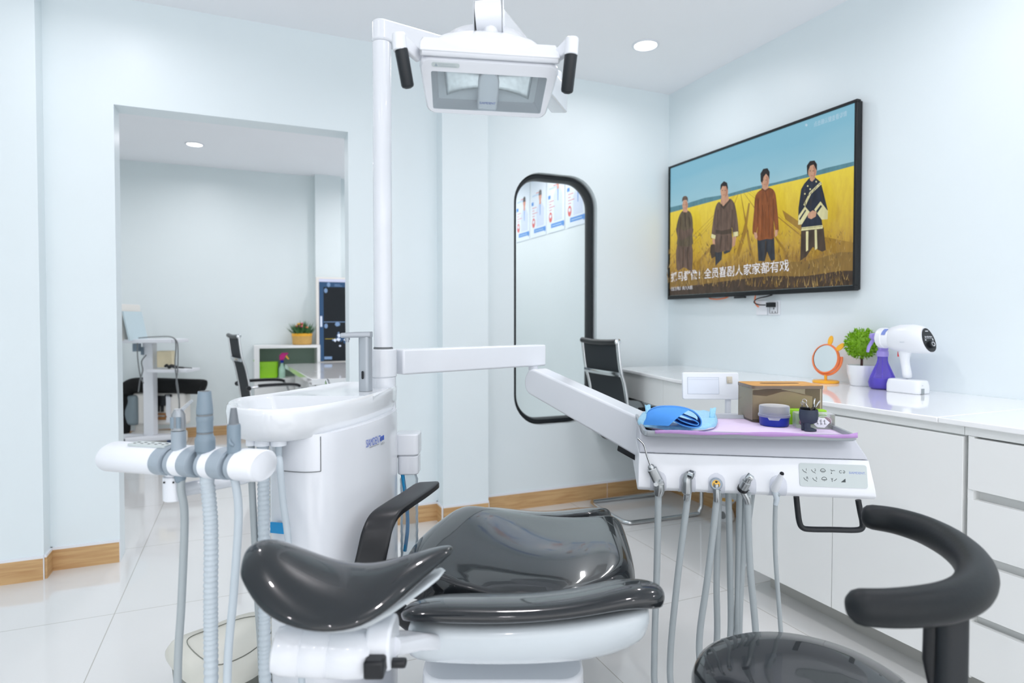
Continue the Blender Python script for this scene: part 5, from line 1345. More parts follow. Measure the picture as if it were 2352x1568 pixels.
# ------------------------------------------------------------------ assistant holder with suction hoses
ha, hb2 = A(262, 1049, 1.205), A(592, 1066, 1.128)
hb2.z = ha.z = (ha.z + hb2.z) / 2
hx_ = (hb2 - ha).normalized(); hbk = UP.cross(hx_); Lh = (hb2 - ha).length
Mhd = frame(ha, hx_, hbk)
hd = thing('suction_holder', 'white bar with three grey forked cradles, holding the suction hoses at left', 'instrument holder', ha + hx_ * Lh / 2)
def uh(u): # length along the bar axis seen at column u
    a = ray(u, 1058); n = a.cross(UP); return (ha - EYE).dot(n) / -hx_.dot(n)
rv, rd = .0285, .042
def oval(x, s=1.0): return [Mhd @ Vector((x, rd * s * math.cos(a) + (.012 if False else 0), rv * s * math.sin(a))) for a in [2 * math.pi * k / 32 for k in range(32)]]
def seg_(b, x0, x1, r0=True, r1=True):
    L = []
    if r0: L += [oval(x0, .7), oval(x0 + .003, .9), oval(x0 + .009, 1)]
    else: L += [oval(x0)]
    if r1: L += [oval(x1 - .009, 1), oval(x1 - .003, .93), oval(x1, .8)]
    else: L += [oval(x1)]
    b.loft(L)
X = lambda u: uh(u)
b = MB(); seg_(b, X(255), X(379), True, False)
main = build('control_grip', b, M_whiteg, hd)
for u0, u1 in ((421, 441), (488, 508), (556, 600)):
    b = MB(); (b.loft([oval(X(u0) + .0005), oval(X(607) - .006), oval(X(607) - .002, .98), oval(X(607), .92)]) if u1 > 560 else seg_(b, X(u0) + .0005, X(u1) - .0005, False, False)); build('holder_segment', b, M_whiteg, hd)
for u0, u1, fr_ in ((379, 403, 1), (410, 421, 0), (441, 464, 1), (479, 488, 0), (508, 537, 1), (545, 556, 0)):
    b = MB(); L = [oval(X(u0), 1.0 if fr_ else .93), oval(X(u0) + .002, 1.0), oval(X(u1) - .003, 1.0), oval(X(u1), .9 if fr_ else 1.0)]
    b.loft(L); build('fork_cheek', b, M_grey, hd, label='grey fork cheek')
build('spine', MB().bx((X(300), .032, -.018), (X(570), .055, .018), Mhd), M_whiteg, hd, bevel=.006)
kp = MB(); Mkp = frame(Mhd @ Vector((X(352), -.004, rv + .0003)), hx_, hbk)
build('key_strip', MB().prism(rrect(.085, .03, .004, 4), -.003, .0012, Mkp), M_panel, main)
for i in range(5): kp.box((-.032 + i * .016, .004, .0016), (.006, .004, .0003), Mkp).box((-.032 + i * .016, -.006, .0016), (.005, .003, .0003), Mkp)
build('key_marks', kp, M_ink, main)
q = Mhd @ Vector((X(400), -.002, 0))
build('swivel_post', MB().cyl(q - UP * .076, q - UP * .03, .0185, n=28).cyl(q - UP * .03, q - UP * .022, .0155, n=24), M_white, hd, bevel=.002)
build('post_screws', MB().box(q - UP * .038 - FW * .0178 - RT * .008, (.003, .003, .003)).box(q - UP * .038 - FW * .0172 + RT * .009, (.003, .003, .003)), M_blk2, hd)
build('holder_arm', MB().tube([q - UP * .06, q - UP * .064 + hbk * .12 + RT * .05, LD(-.5, 1.5, q.z - .06)], .014, 12), M_white, hd)
HO = []
def hpt(u, y=-.004, z=0):
    return Mhd @ Vector((X(u), y, z))
# slow suction syringe
c = hpt(422, -.012)
t = thing('assistant_syringe', 'clear sleeved syringe handle in the left cradle of the white holder bar', 'dental syringe', c)
zt_ = lambda v: A(420, v, 1.16).z
build('holder_cup', MB().cyl((c.x, c.y, zt_(1040)), (c.x, c.y, zt_(988)), .0128, n=24), M_grey, t)
build('hose_cuff', MB().tube([Vector((c.x, c.y, zt_(z))) + RT * o for z, o in ((1086, .002), (1092, .002), (1102, .003), (1104, .004))], [.0105, .0105, .009, .0072], 18), M_greyd, t)
cup = Vector((c.x, c.y, 0))
build('syringe_body', MB().loft([[cup + RT * (p[0]) + FW * p[1] * .8 + UP * zt_(v) for p in circ(r, 16)] for v, r in ((989, .0085), (975, .0098), (955, .0105), (946, .0085), (940, .005))]), M_steel, t)
build('clear_sleeve', MB().loft([[cup + RT * (p[0]) + FW * p[1] + UP * zt_(v) for p in circ(r, 18)] for v, r in ((986, .0125), (970, .0128), (950, .012), (938, .007))], (False, True)), G_wrap, t)
b = MB()
for s in (-1, 1): b.loft([[cup + RT * (s * .0055 + x) - FW * .0095 + UP * z_ + FW * y for x, y in rrect(.008, .008, .003, 3)] for z_ in (zt_(980), zt_(955))])
build('push_button', b, M_greyd, t)
build('bent_tip', MB().tube([cup + RT * .007 + UP * zt_(940), A(438, 922, 1.165), A(442, 919, 1.165)], [.0035, .0028, .002], 10), G_wrap, t)
conn1, conn2, conn3 = [Vector((A(u, 1018, 1.36).x, A(u, 1018, 1.36).y, .925)) for u in (577, 604, 640)]
def suct_path(st, mids, dm, backs, db, end):
    p = list(st) + [A(u, v, dm) for u, v in mids]
    e = [A(u, v, db) for u, v in reversed(backs)]
    l0 = p[-1].copy(); l0.z = .22; l1 = e[0].copy(); l1.z = .22; mid = (l0 + l1) / 2; mid.z = .1
    return p + [l0, mid, l1] + e + [end + UP * -.03, end + UP * .004]
build('hose', MB().tube(spline(suct_path([Vector((c.x, c.y, zt_(1100))) + RT * .004, Vector((c.x, c.y, zt_(1125))) + RT * .0035], [(424, 1190), (417, 1380), (408, 1560)], 1.16, [(576, 1060), (582, 1180), (592, 1380), (600, 1520)], 1.33, conn1), 7), .0071, 12), M_hose, t, label='grey hose')
# large suction handpiece with corrugated hose
c = hpt(484, -.014)
t = thing('suction_handpiece', 'tall blue-grey suction handpiece on a thick ribbed hose, middle of the white holder bar', 'suction handpiece', c)
zs_ = lambda v: A(486, v, 1.14).z
K = 1.14 / F_PX
prof = [(13.5, 898), (14, 898), (17.5, 937), (18, 942), (18, 949), (16.8, 950), (16.8, 954), (18, 955), (18.5, 961), (18, 967), (17.6, 969), (17.6, 990), (16.6, 991), (16.6, 995), (18, 997), (18.6, 1001), (21.5, 1005), (22, 1012), (21.8, 1030), (20.5, 1034), (18, 1035), (17, 1062), (13.5, 1072), (13.5, 1078)]
build('handpiece_body', MB().lathe([(r * K, zs_(v)) for r, v in reversed(prof)], 32, Matrix.Translation((c.x, c.y, 0))), M_greyd, t, label='blue-grey handpiece body')
for v_ in (952, 993, 1036):
    build('groove_ring', MB().cyl((c.x, c.y, zs_(v_ + 1.6)), (c.x, c.y, zs_(v_ - 1.6)), 17.4 * K, n=32), M_seam, t)
build('bore', MB().lathe([(11 * K, zs_(898) + .0004), (.0005, zs_(898) + .0004)], 24, Matrix.Translation((c.x, c.y, 0)), cap=(False, True)), M_blk2, t)
pth = spline(suct_path([Vector((c.x, c.y, zs_(1070)))], [(484, 1200), (484, 1380), (485, 1560)], 1.138, [(605, 1060), (606, 1200), (607, 1400), (608, 1520)], 1.33, conn2), 60)
acc = 0; P2 = [pth[0]]
for a, c_ in zip(pth, pth[1:]):
    acc += (c_ - a).length
    if acc >= .0018: P2.append(c_); acc = 0
build('corrugated_hose', MB().tube(P2, [.0129 if (i // 2) % 2 else .0116 for i in range(len(P2))], 14), M_hosel, t, label='pale ribbed hose')
# saliva ejector
c = hpt(548, -.012)
t = thing('saliva_ejector', 'short grey cone tipped saliva ejector in the right cradle of the white holder bar', 'suction handpiece', c)
K = 1.13 / F_PX
zs2 = lambda v: A(551, v, 1.13).z
prof = [(6, 936), (6.5, 936), (11, 971), (13.5, 973), (14.8, 978), (15, 1034), (13.5, 1050), (9, 1088), (8.5, 1096)]
build('handpiece_body', MB().lathe([(r * K, zs2(v)) for r, v in reversed(prof[3:])], 28, Matrix.Translation((c.x, c.y, 0))), M_greyd, t, label='slate grey body')
build('cone_tip', MB().lathe([(r * K, zs2(v)) for r, v in reversed(prof[:4])], 28, Matrix.Translation((c.x, c.y, 0))), mat('dark_grey_rubber', (112, 118, 124), .45, noise=.03), t, label='darker cone tip')
q = Vector((c.x, c.y, 0)) - FW * .0113
build('valve_lever', MB().tube([q + UP * zs2(1004) - RT * .003, q + UP * zs2(1012) - RT * .002 - FW * .002, q + UP * zs2(1019) + RT * .005 - FW * .002], [.0026, .003, .003], 10), M_greyd, t)
build('hose', MB().tube(spline(suct_path([Vector((c.x, c.y, zs2(1094)))], [(548, 1180), (537, 1360), (522, 1560)], 1.128, [(642, 1060), (650, 1150), (661, 1230), (678, 1400), (692, 1540)], 1.31, conn3), 7), .0072, 12), M_hosel, t, label='pale grey hose')

# ------------------------------------------------------------------ saddle stool with its curved armrest
sc0 = LD(.535, 1.115, 0)
st = thing('operator_stool', 'black dentist stool with a charcoal seat and a curved padded armrest, bottom right', 'stool', sc0)
ZS = .552
prof = [(.001, ZS - .085), (.155, ZS - .085), (.182, ZS - .075), (.198, ZS - .052), (.2, ZS - .035), (.194, ZS - .018), (.175, ZS - .006), (.13, ZS), (.07, ZS - .001), (.001, ZS - .003)]
build('seat', MB().lathe(prof, 56), M_vinyl, st, local=True, label='charcoal vinyl seat')
build('seat_plate', MB().lathe([(.001, ZS - .1), (.12, ZS - .1), (.14, ZS - .086), (.001, ZS - .0855)], 32), M_blk2, st, local=True)
build('gas_lift', MB().lathe([(.027, .09), (.027, .28), (.02, .285), (.014, .29), (.014, ZS - .1)], 24), M_chrome, st, local=True)
zc = .803
arc = [onZ(2003, 1187, zc), onZ(2058, 1196, zc), onZ(2122, 1216, zc), onZ(2182, 1247, zc), onZ(2226, 1284, zc), onZ(2244, 1322, zc), onZ(2228, 1358, zc), onZ(2180, 1381, zc), onZ(2115, 1392, zc), onZ(2045, 1396, zc), onZ(1980, 1394, zc)]
pa = spline(arc, 5); n_ = len(pa)
t0_, t1_ = (pa[0] - pa[1]).normalized(), (pa[-1] - pa[-2]).normalized()
rad = [.024] * n_
full = [pa[0] + t0_ * .019, pa[0] + t0_ * .0165, pa[0] + t0_ * .01] + pa + [pa[-1] + t1_ * .01, pa[-1] + t1_ * .0175, pa[-1] + t1_ * .021]
rads = [.006, .0155, .0218] + [.0245 + .004 * math.sin(math.pi * i / n_) for i in range(n_)] + [.0218, .0145, .005]
build('armrest', MB().tube(full, rads, 24, sec=circ(1, 24, 1.0)), M_soft, st, label='soft black curved armrest')
ap = onZ(2185, 1385, zc - .02)
pt = Vector((ap.x, ap.y, zc - .022))
post_pts = [pt + UP * .004, pt - UP * .07, pt - UP * .2, pt - UP * .3 - RT * .008, Vector((pt.x, pt.y, .42)) - RT * .02]
build('armrest_post', MB().tube(post_pts, 1.0, sec=rrect(.034, .042, .012, 4), up=RT), M_blk, st)
build('post_sleeve', MB().tube([pt - UP * .02 - RT * .02 + FW * .012, pt - UP * .09 - RT * .021 + FW * .012, pt - UP * .13 - RT * .016 + FW * .012], [.011, .011, .007], 12), M_blk2, st)
cz_ = sc0 + UP * (ZS - .112)
build('armrest_link', MB().tube([Vector((pt.x, pt.y, .425)) - RT * .02, (Vector((pt.x, pt.y, .42)) + cz_) / 2, cz_], 1.0, sec=rrect(.05, .018, .006, 3)), M_blk2, st)
for k in range(5):
    a = R(20 + 72 * k); d = Vector((math.cos(a), math.sin(a), 0))
    lg = build('base_leg', MB().loft([[d * x + UP.cross(d) * (y * w) + UP * (zz_ + h * c) for y, c in ((-1, 0), (1, 0), (.8, 1), (-.8, 1))] for x, w, zz_, h in ((.02, .024, .07, .04), (.27, .015, .06, .022))]), M_chrome, st, local=True, bevel=.003)
    build('caster', MB().cyl(d * .25 - UP.cross(d) * .018 + UP * .0275, d * .25 + UP.cross(d) * .018 + UP * .0275, .027, n=20).cyl(d * .25 + UP * .03, d * .25 + UP * .066, .008, n=10), M_blk2, st, local=True)

# ------------------------------------------------------------------ mesh-backed office chairs
def office_chair(lab, loc, rz):
    t = thing('office_chair', lab, 'office chair', loc, rz)
    w = .218
    rail = spline([(0, .27, .455), (0, .1, .44), (0, -.09, .425), (0, -.165, .44), (0, -.2, .52), (0, -.222, .66), (0, -.252, .82), (0, -.277, .9), (0, -.292, 1.0), (0, -.3, 1.075)], 5)
    for s in (-1, 1):
        build('side_rail', MB().tube([p + Vector((s * w, 0, 0)) for p in rail], 1.0, sec=rrect(.012, .03, .004, 2), up=(1, 0, 0)), M_chrome, t, local=True)
    sling = rail[:]
    b = MB(); b.loft([[p + Vector((x, dy, 0)) for x, dy in ((-w + .006, .004), (w - .006, .004), (w - .006, -.001), (-w + .006, -.001))] if True else [] for p in sling])
    build('mesh_sling', b, M_mesh, t, local=True)
    topz = rail[-1]
    build('top_roll', MB().tube([topz + Vector((x, -.004 * (1 - (x / w) ** 2), -.008 * (1 - (x / w) ** 2))) for x in [-w + .45 * w * .0 + i * w / 6 for i in range(13)]], .0175, 16), M_blk2, t, local=True)
    for s in (-1, 1):
        build('end_cap', MB().tube([topz + Vector((s * (w + o), 0, 0)) for o in (.0, .008, .011)], [.0185, .0185, .014], 16), M_chrome, t, local=True)
    cb_ = rail[-12]
    build('cross_bar', MB().tube([cb_ + Vector((x, -.012 - .012 * (1 - (x / w) ** 2), 0)) for x in [-w + i * w / 6 for i in range(13)]], 1.0, sec=rrect(.008, .028, .003, 2), up=(0, 0, 1)), M_chrome, t, local=True)
    for s in (-1, 1):
        a = spline([(s * (w + .022), -.232, .665), (s * (w + .03), -.1, .672), (s * (w + .03), .1, .668), (s * (w + .03), .17, .64), (s * (w + .03), .2, .56), (s * (w + .012), .215, .46)], 5)
        arm = build('arm_frame', MB().tube(a, .0095, 10).cyl((s * w, -.232, .66), (s * (w + .03), -.234, .66), .015, n=14), M_chrome, t, local=True)
        build('arm_pad', MB().tube([p + Vector((0, 0, .008)) for p in a[3:15]], 1.0, sec=rrect(.042, .022, .009, 3), up=(0, 0, 1)), M_blk2, arm, local=True)
        build('arm_knob', MB().tube([(s * (w + .012), -.234, .66), (s * (w + .034), -.234, .66)], [.02, .017], 14), M_blk2, arm, local=True)
    c = .012
    loop = spline([(-w, .24, .448), (-w - .004, .275, .43), (-w - .008, .29, .36), (-w - .012, .29, .1), (-w - .012, .275, .03), (-w - .012, .22, c), (-w - .012, -.17, c), (-w + .0, -.225, c), (-w + .06, -.245, c), (0, -.245, c),
                   (w - .06, -.245, c), (w - .0, -.225, c), (w + .012, -.17, c), (w + .012, .22, c), (w + .012, .275, .03), (w + .012, .29, .1), (w + .008, .29, .36), (w + .004, .275, .43), (w, .24, .448)], 5)
    build('base_frame', MB().tube(loop, .0125, 12), M_chrome, t, local=True)
    build('seat_pad', MB().prism(rrect(.40, .38, .05, 4), .452, .468, Matrix.Translation((0, .07, 0))), M_fab, t, local=True, bevel=.006)
    return t
ch1 = office_chair('chrome framed black mesh chair pulled up to the worktop, below the round-cornered window', (2.295, 3.265, 0), R(-92.5))
q = A(556, 900, 5.15)
dup(ch1, (q.x + .235, q.y, 0), R(-79), 'black mesh chair with chrome rails in the back room, seen through the doorway')

# ------------------------------------------------------------------ back room seen through the doorway
# white trolley with a folded panel and cables
def flatY(q, dx=0, dy=0, z=0): return Vector((q.x + dx, q.y + dy, z))
c = A(345, 900, 5.9); tq = flatY(c)
tr = thing('equipment_trolley', 'white mobile trolley with a shelf and tilted white panel, left side of the back room', 'trolley', tq)
zA = lambda v: A(345, v, 5.9).z
XA = lambda u: (A(u, 900, 5.9) - c).dot(RT)
Mtr = frame(tq, RT, FW)
build('column', MB().bx((XA(334), -.04, .09), (XA(357), .04, zA(782)), Mtr), M_whiteg, tr, bevel=.006)
build('top_shelf', MB().bx((XA(303), -.17, zA(786)), (XA(418), .14, zA(778)), Mtr), M_whiteg, tr, bevel=.004)
build('lower_shelf', MB().bx((XA(357), -.14, zA(853)), (XA(446), .12, zA(846)), Mtr), M_whiteg, tr, bevel=.004)
for a0, a1 in (((280, 972), (390, 988)), ((288, 1000), (410, 966))):
    p, q = A(a0[0], a0[1], 5.95 if a0[0] == 280 else 5.75), A(a1[0], a1[1], 5.95)
    p.z = q.z = .085
    build('foot', MB().tube([p, q], 1.0, sec=rrect(.07, .05, .01, 2)), M_whiteg, tr)
    for e in (p, q):
        e = Vector((e.x, e.y, .03)); build('caster', MB().cyl(e - RT * .014, e + RT * .014, .029, n=16), mat('caster_blue_grey', (80, 104, 140), .4, noise=.05) if e.dot(RT) > tq.dot(RT) else M_grey, tr)
lp0, lp1 = A(296, 699, 5.9), A(303, 780, 5.9)
build('screen_panel', MB().loft([[p + RT * x + FW * y for x, y in ((0, -.2), (.034, -.2), (.034, .12), (0, .12))] for p in (lp1, lp0)]), M_offw, tr, bevel=.004)
p0_, p1_ = A(307, 715, 5.86), A(322, 781, 5.86)
build('tilted_panel', MB().loft([[p + RT * x + FW * y for x, y in ((0, -.18), (.016, -.18), (.016, .1), (0, .1))] for p in (p1_, p0_)]), mat('pale_teal_panel', (196, 214, 220), .3, noise=.02), tr)
for pts in ([(318, 776), (360, 773), (395, 774), (404, 790), (402, 840), (410, 900), (413, 960)], [(398, 776), (408, 790), (408, 850), (405, 880), (412, 930), (404, 985)], [(316, 782), (316, 820), (322, 862), (330, 880)], [(336, 815), (325, 830), (328, 850), (322, 870), (318, 900)]):
    build('cable', MB().tube(spline([A(u, v, 5.74) for u, v in pts], 4), .0055, 6), M_seam, tr)
build('clamp', MB().bx((XA(319), -.09, zA(806)), (XA(333), -.05, zA(788)), Mtr).bx((XA(333), -.06, zA(814)), (XA(338), -.04, zA(796)), Mtr), M_greyd, tr)
q = A(380, 846, 5.88)
tag(build('cream_box', MB().box((0, .02, .085), (.13, .1, .155), frame(Vector((q.x, q.y, zA(846) + .006)), (RT * .95 + FW * .2).normalized(), FW)), M_basket if False else mat('cream_card', (224, 212, 180), .7, noise=.08, nscale=20), bevel=.006), 'cream box standing on the lower shelf of the white trolley', 'box')
b = MB().tube(spline([A(379, 842, 5.8), A(383, 838, 5.8), A(388, 843, 5.8), A(394, 840, 5.8), A(405, 843, 5.8), A(420, 844, 5.8), A(441, 845, 5.8)], 4), [.012] * 8 + [.016] * 9 + [.008] * 4 + [.004] * 4, 8)
tag(build('black_cord_bundle', b, M_blk2), 'coiled black cord lying on the lower shelf of the white trolley', 'cable')
# machine with a black cloth sleeve on its arm
c2 = A(372, 940, 6.02); mq = flatY(c2)
mc = thing('cabinet_machine', 'cream floor machine with dark mechanism, behind the white trolley', 'machine', mq)
zB = lambda v: A(360, v, 6.02).z
Mm2 = frame(mq, RT, FW)
XB_ = lambda u: (A(u, 940, 6.02) - c2).dot(RT)
build('housing', MB().bx((XB_(305), -.03, zB(975)), (XB_(428), .1, zB(902)), Mm2), M_offw, mc, bevel=.03, seg=4)
build('side_cover', MB().bx((XB_(286), -.06, zB(975)), (XB_(322), .08, zB(906)), Mm2), mat('grey_cover', (128, 142, 148), .5, noise=.05), mc, bevel=.03, seg=3)
build('mechanism', MB().bx((XB_(358), -.06, zB(930)), (XB_(387), -.031, zB(907)), Mm2).bx((XB_(366), -.055, zB(944)), (XB_(372), -.031, zB(930)), Mm2).bx((XB_(376), -.055, zB(944)), (XB_(381), -.031, zB(930)), Mm2).bx((XB_(385), -.05, zB(910)), (XB_(400), -.031, zB(904)), Mm2), M_blk2, mc, bevel=.004)
build('brown_strap', MB().bx((XB_(358), -.05, zB(962)), (XB_(388), -.031, zB(956)), Mm2).tube([Mm2 @ Vector((XB_(u), -.045, zB(v))) for u, v in ((360, 956), (366, 949), (386, 949), (388, 957))], .01, 8), M_brown, mc)
build('base', MB().bx((XB_(300), -.02, .0), (XB_(420), .1, .12), Mm2), M_offw, mc, bevel=.02)
build('stand', MB().bx((XB_(388), -.05, zB(968)), (XB_(397), -.031, zB(905)), Mm2), M_whiteg, mc)
build('mast', MB().bx((XB_(310), .0, .1), (XB_(330), .06, zB(880)), Mm2), M_offw, mc)
bs = spline([A(284, 995, 5.98), A(282, 950, 5.98), A(284, 912, 5.98), A(296, 890, 6.0), A(320, 884, 6.02), A(370, 885, 6.03), A(430, 887, 6.04), A(462, 888, 6.05), A(469, 890, 6.05)], 5)
nb = len(bs)
tag(build('cloth_cover', MB().tube(bs, [(.05 + .012 * math.sin(i * .9)) if i < 12 else .074 - (.0 if i < nb - 4 else .022 * (i - nb + 4)) for i in range(nb)], 14, sec=circ(1, 14, 1.0)), M_fab, ang=60), 'black cloth cover draped along a horizontal arm behind the white trolley', 'cover')
# low open shelf
s0 = A(583, 790, 6.42); s1 = A(727, 790, 6.42)
Msh = frame(flatY(s0), (flatY(s1) - flatY(s0)).normalized(), None, UP); Wsh = (flatY(s1) - flatY(s0)).length
ztop_ = A(650, 791, 6.42).z; zin = A(650, 869, 6.42).z
Ys = (YB - .012) - max(s0.y, s1.y)
Msh = frame(Vector((s0.x, YB - .33, 0)), (1, 0, 0), (0, 1, 0)); Wsh = A(727, 790, 6.42).x - s0.x + .05
zt2 = 1.2 - (793 - 735.6) / F_PX * (Vector((s0.x + .3, YB - .33, 0)).dot(FW)); zi2 = 1.2 - (869 - 735.6) / F_PX * (Vector((s0.x + .3, YB - .33, 0)).dot(FW))
sh = thing('open_shelf', 'low white open shelf unit against the far wall of the back room', 'shelf', (s0.x + Wsh / 2, YB - .17, 0))
build('side_panel', MB().bx((0, 0, 0), (.05, .315, zt2 - .028), Msh), M_cab, sh); build('side_panel', MB().bx((Wsh - .03, 0, 0), (Wsh, .315, zt2 - .028), Msh), M_cab, sh)
build('top_board', MB().bx((0, 0, zt2 - .028), (Wsh, .315, zt2), Msh), M_cab, sh)
build('middle_board', MB().bx((.05, 0.002, zi2 - .028), (Wsh - .03, .29, zi2), Msh), M_cab, sh)
build('back_board', MB().bx((.05, .29, zi2 + .0005), (Wsh - .03, .312, zt2 - .029), Msh), M_greygreen, sh, label='sage green back board')
build('lower_door', MB().bx((.05, .003, .05), (Wsh - .03, .02, zi2 - .03), Msh), M_cab, sh)
# flower basket
ysh = YB - .2
q = onY(694, 789, ysh)
fb = thing('flower_basket', 'straw basket of pink and yellow flowers on the low white shelf', 'plant', (q.x, ysh, zt2 + .0005))
build('basket', MB().lathe([(.001, 0), (.088, 0), (.098, .01), (.104, .12), (.097, .12), (.094, .02), (.001, .018)], 24), M_basket, fb, local=True)
build('basket_band', MB().lathe([(.1035, .092), (.1055, .095), (.1065, .12), (.1045, .121)], 24, cap=(False, False)), M_yellow, fb, local=True)
b = MB()
for k in range(150):
    a = random.uniform(0, 6.283); r_ = random.uniform(.02, .15); o = Vector((math.cos(a) * r_ * .6, math.sin(a) * r_ * .6, .1)); d = Vector((math.cos(a) * r_ * 4.5, math.sin(a) * r_ * 4.5, random.uniform(.35, 1))).normalized()
    l = random.uniform(.08, .17); s = d.cross(UP).normalized() * .009
    b.add([o, o + d * l * .5 + s, o + d * l, o + d * l * .5 - s], [(0, 1, 2, 3)])
build('leaves', b, mat('basket_leaf', (66, 112, 62), .6, noise=.3), fb, local=True)
for k in range(15):
    a = random.uniform(0, 6.283); r_ = random.uniform(0, .09); o = Vector((math.cos(a) * r_, math.sin(a) * r_ * .8, .19 + random.uniform(0, .05) - r_ * .3))
    build('flower', MB().ball(o, random.uniform(.014, .02), 8, (1, 1, .7)), (M_pink if k % 2 else M_orange) if k % 3 else M_yellow, fb, local=True)
# green bag
q = onY(615, 868, ysh)
gb = thing('green_bag', 'bright green zipped bag leaning inside the open shelf', 'bag', (q.x, ysh, zi2 + .0005))
build('bag_body', MB().loft([[Vector((p[0] * s, p[1] * s + z * .12, z)) for p in rrect(.2, .09, .03, 4)] for z, s in ((0, .9), (.02, 1), (.13, 1.0), (.16, .96), (.17, .8))]), M_lime, gb, local=True, bevel=.003)
build('flap', MB().loft([[Vector((p[0], p[1] + z * .12, z)) for p in rrect(.207, .1, .03, 4)] for z in (.12, .168)]), M_lime, gb, local=True)
build('strap', MB().tube(spline([(-.1, 0, .15), (-.13, -.02, .19), (-.1, -.03, .13), (-.06, -.06, .11)], 4), .008, 8), M_lime, gb, local=True)
# coloured spray bottle
q = onY(648, 875, ysh - .04)
cs_ = thing('cleaner_bottle', 'cleaner spray bottle with magenta and yellow trigger, on the open shelf beside the green bag', 'spray bottle', (q.x, ysh - .04, zi2 + .0005))
build('bottle', MB().lathe([(.001, 0), (.03, 0), (.032, .01), (.032, .1), (.014, .14), (.013, .155)], 20), mat('pale_green_bottle', (176, 214, 196), .3, noise=.03), cs_, local=True)
build('collar', MB().lathe([(.016, .155), (.017, .185), (.001, .186)], 16), M_cobalt, cs_, local=True)
build('head', MB().prism([(-.025, .186), (.018, .186), (.04, .235), (.066, .25), (.06, .262), (.0, .262), (-.025, .235)], -.014, .014, frame((0, 0, 0), (1, 0, 0), (0, 0, 1))), M_mag, cs_, local=True, bevel=.004)
build('trigger', MB().prism([(.03, .222), (.048, .235), (.072, .195), (.062, .19)], -.007, .007, frame((0, 0, 0), (1, 0, 0), (0, 0, 1))), M_yellow, cs_, local=True)
# desk
d0 = A(716, 871, 4.72); zdk = d0.z; d1 = onZ(652, 833, zdk)
xd = (d0.x + d1.x) / 2; yd1 = min(YB - .35, d1.y)
dk = thing('white_desk', 'glossy white desk in the back room, partly hidden behind the cuspidor bowl', 'desk', (xd + .6, (d0.y + yd1) / 2, 0))
build('desktop', MB().loft([[Vector((d0.x, d0.y, z)), Vector((d0.x + 1.2, d0.y, z)), Vector((d0.x + 1.2, yd1, z)), Vector((d1.x, yd1, z))] for z in (zdk - .045, zdk)]), M_top, dk, bevel=.003)
build('front_panel', MB().bx((d0.x + .06, d0.y + .25, 0), (d0.x + 1.16, d0.y + .27, zdk - .046)), M_cab, dk)
build('leg_panel', MB().bx((xd + .05, d0.y + .272, 0), (xd + .09, yd1 - .05, zdk - .046)), M_cab, dk); build('leg_panel', MB().bx((xd + 1.1, d0.y + .272, 0), (xd + 1.14, yd1 - .05, zdk - .046)), M_cab, dk)
# scan display
x0 = onY(733, 700, YB - .2).x; x1 = x0 + 1.25
zz1, zz0 = onY(760, 641, YB - .2).z, onY(760, 829, YB - .2).z
sd2 = thing('scan_display', 'large display of dark x-ray scans at the right edge of the doorway', 'display', ((x0 + x1) / 2, YB - .19, zz0))
yS = YB - .2
build('cream_frame', MB().bx((x0 - .03, yS, zz0 - .02), (x1 + .02, yS + .06, zz1 + .02)), M_offw, sd2, bevel=.004)
build('pedestal', MB().bx((x0 + .3, yS + .01, .0), (x1 - .3, yS + .05, zz0 - .021)), M_offw, sd2)
sdm = [emis('scan_dark', (14, 22, 30), .9), emis('scan_bar', (44, 78, 116), 1), emis('scan_title', (206, 212, 240), 1), emis('scan_grey', (120, 150, 190), 1), emis('scan_white', (220, 232, 255), 1), emis('scan_amber', (200, 180, 60), 1)]
Msd = frame(Vector((x0, yS - .001, zz0)), (1, 0, 0), (0, 0, 1)); Hs = zz1 - zz0; b = MB()
def bar(m, x_0, y_0, x_1, y_1, o=0): b.mat(m).flat([(x_0, y_0), (x_1, y_0), (x_1, y_1), (x_0, y_1)], Msd, .0004 + o)
bar(0, 0, 0, 1.24, Hs); bar(2, 0, Hs - .03, 1.24, Hs, .0004); bar(1, 0, Hs - .085, 1.24, Hs - .03, .0004); bar(1, 0, 0, .045, Hs - .085, .0004); bar(3, .045, Hs * .475, 1.24, Hs * .482, .0004)
bar(5, .06, Hs * .27, .2, Hs * .275, .0006)
for x, y, m in ((.07, Hs * .86, 3), (.07, Hs * .43, 3), (.1, Hs - .06, 3)):
    b.mat(m).flat([(x + .018 * math.cos(R(a)), y + .026 * math.sin(R(a))) for a in range(0, 360, 30)], Msd, .001)
for k in range(46):
    x = random.uniform(.14, .5); y = Hs * .28 + random.gauss(0, .05) + .02; r_ = random.uniform(.008, .03)
    b.mat(random.choice((3, 4, 1))).flat([(x + r_ * math.cos(R(a)) * random.uniform(.6, 1.2), y + r_ * math.sin(R(a)) * random.uniform(.6, 1.3)) for a in range(0, 360, 40)], Msd, .0012 + k * .00004)
bar(3, .05, .02, .13, .05, .001); bar(4, .01, Hs * .42, .03, Hs * .55, .001); bar(3, .16, Hs - .075, .24, Hs - .07, .001); bar(3, .16, Hs - .06, .22, Hs - .055, .001)
b.keep = True
for i, f in enumerate(b.f): b.f[i] = list(f)
build('scan_picture', b, sdm, sd2, flip=False)
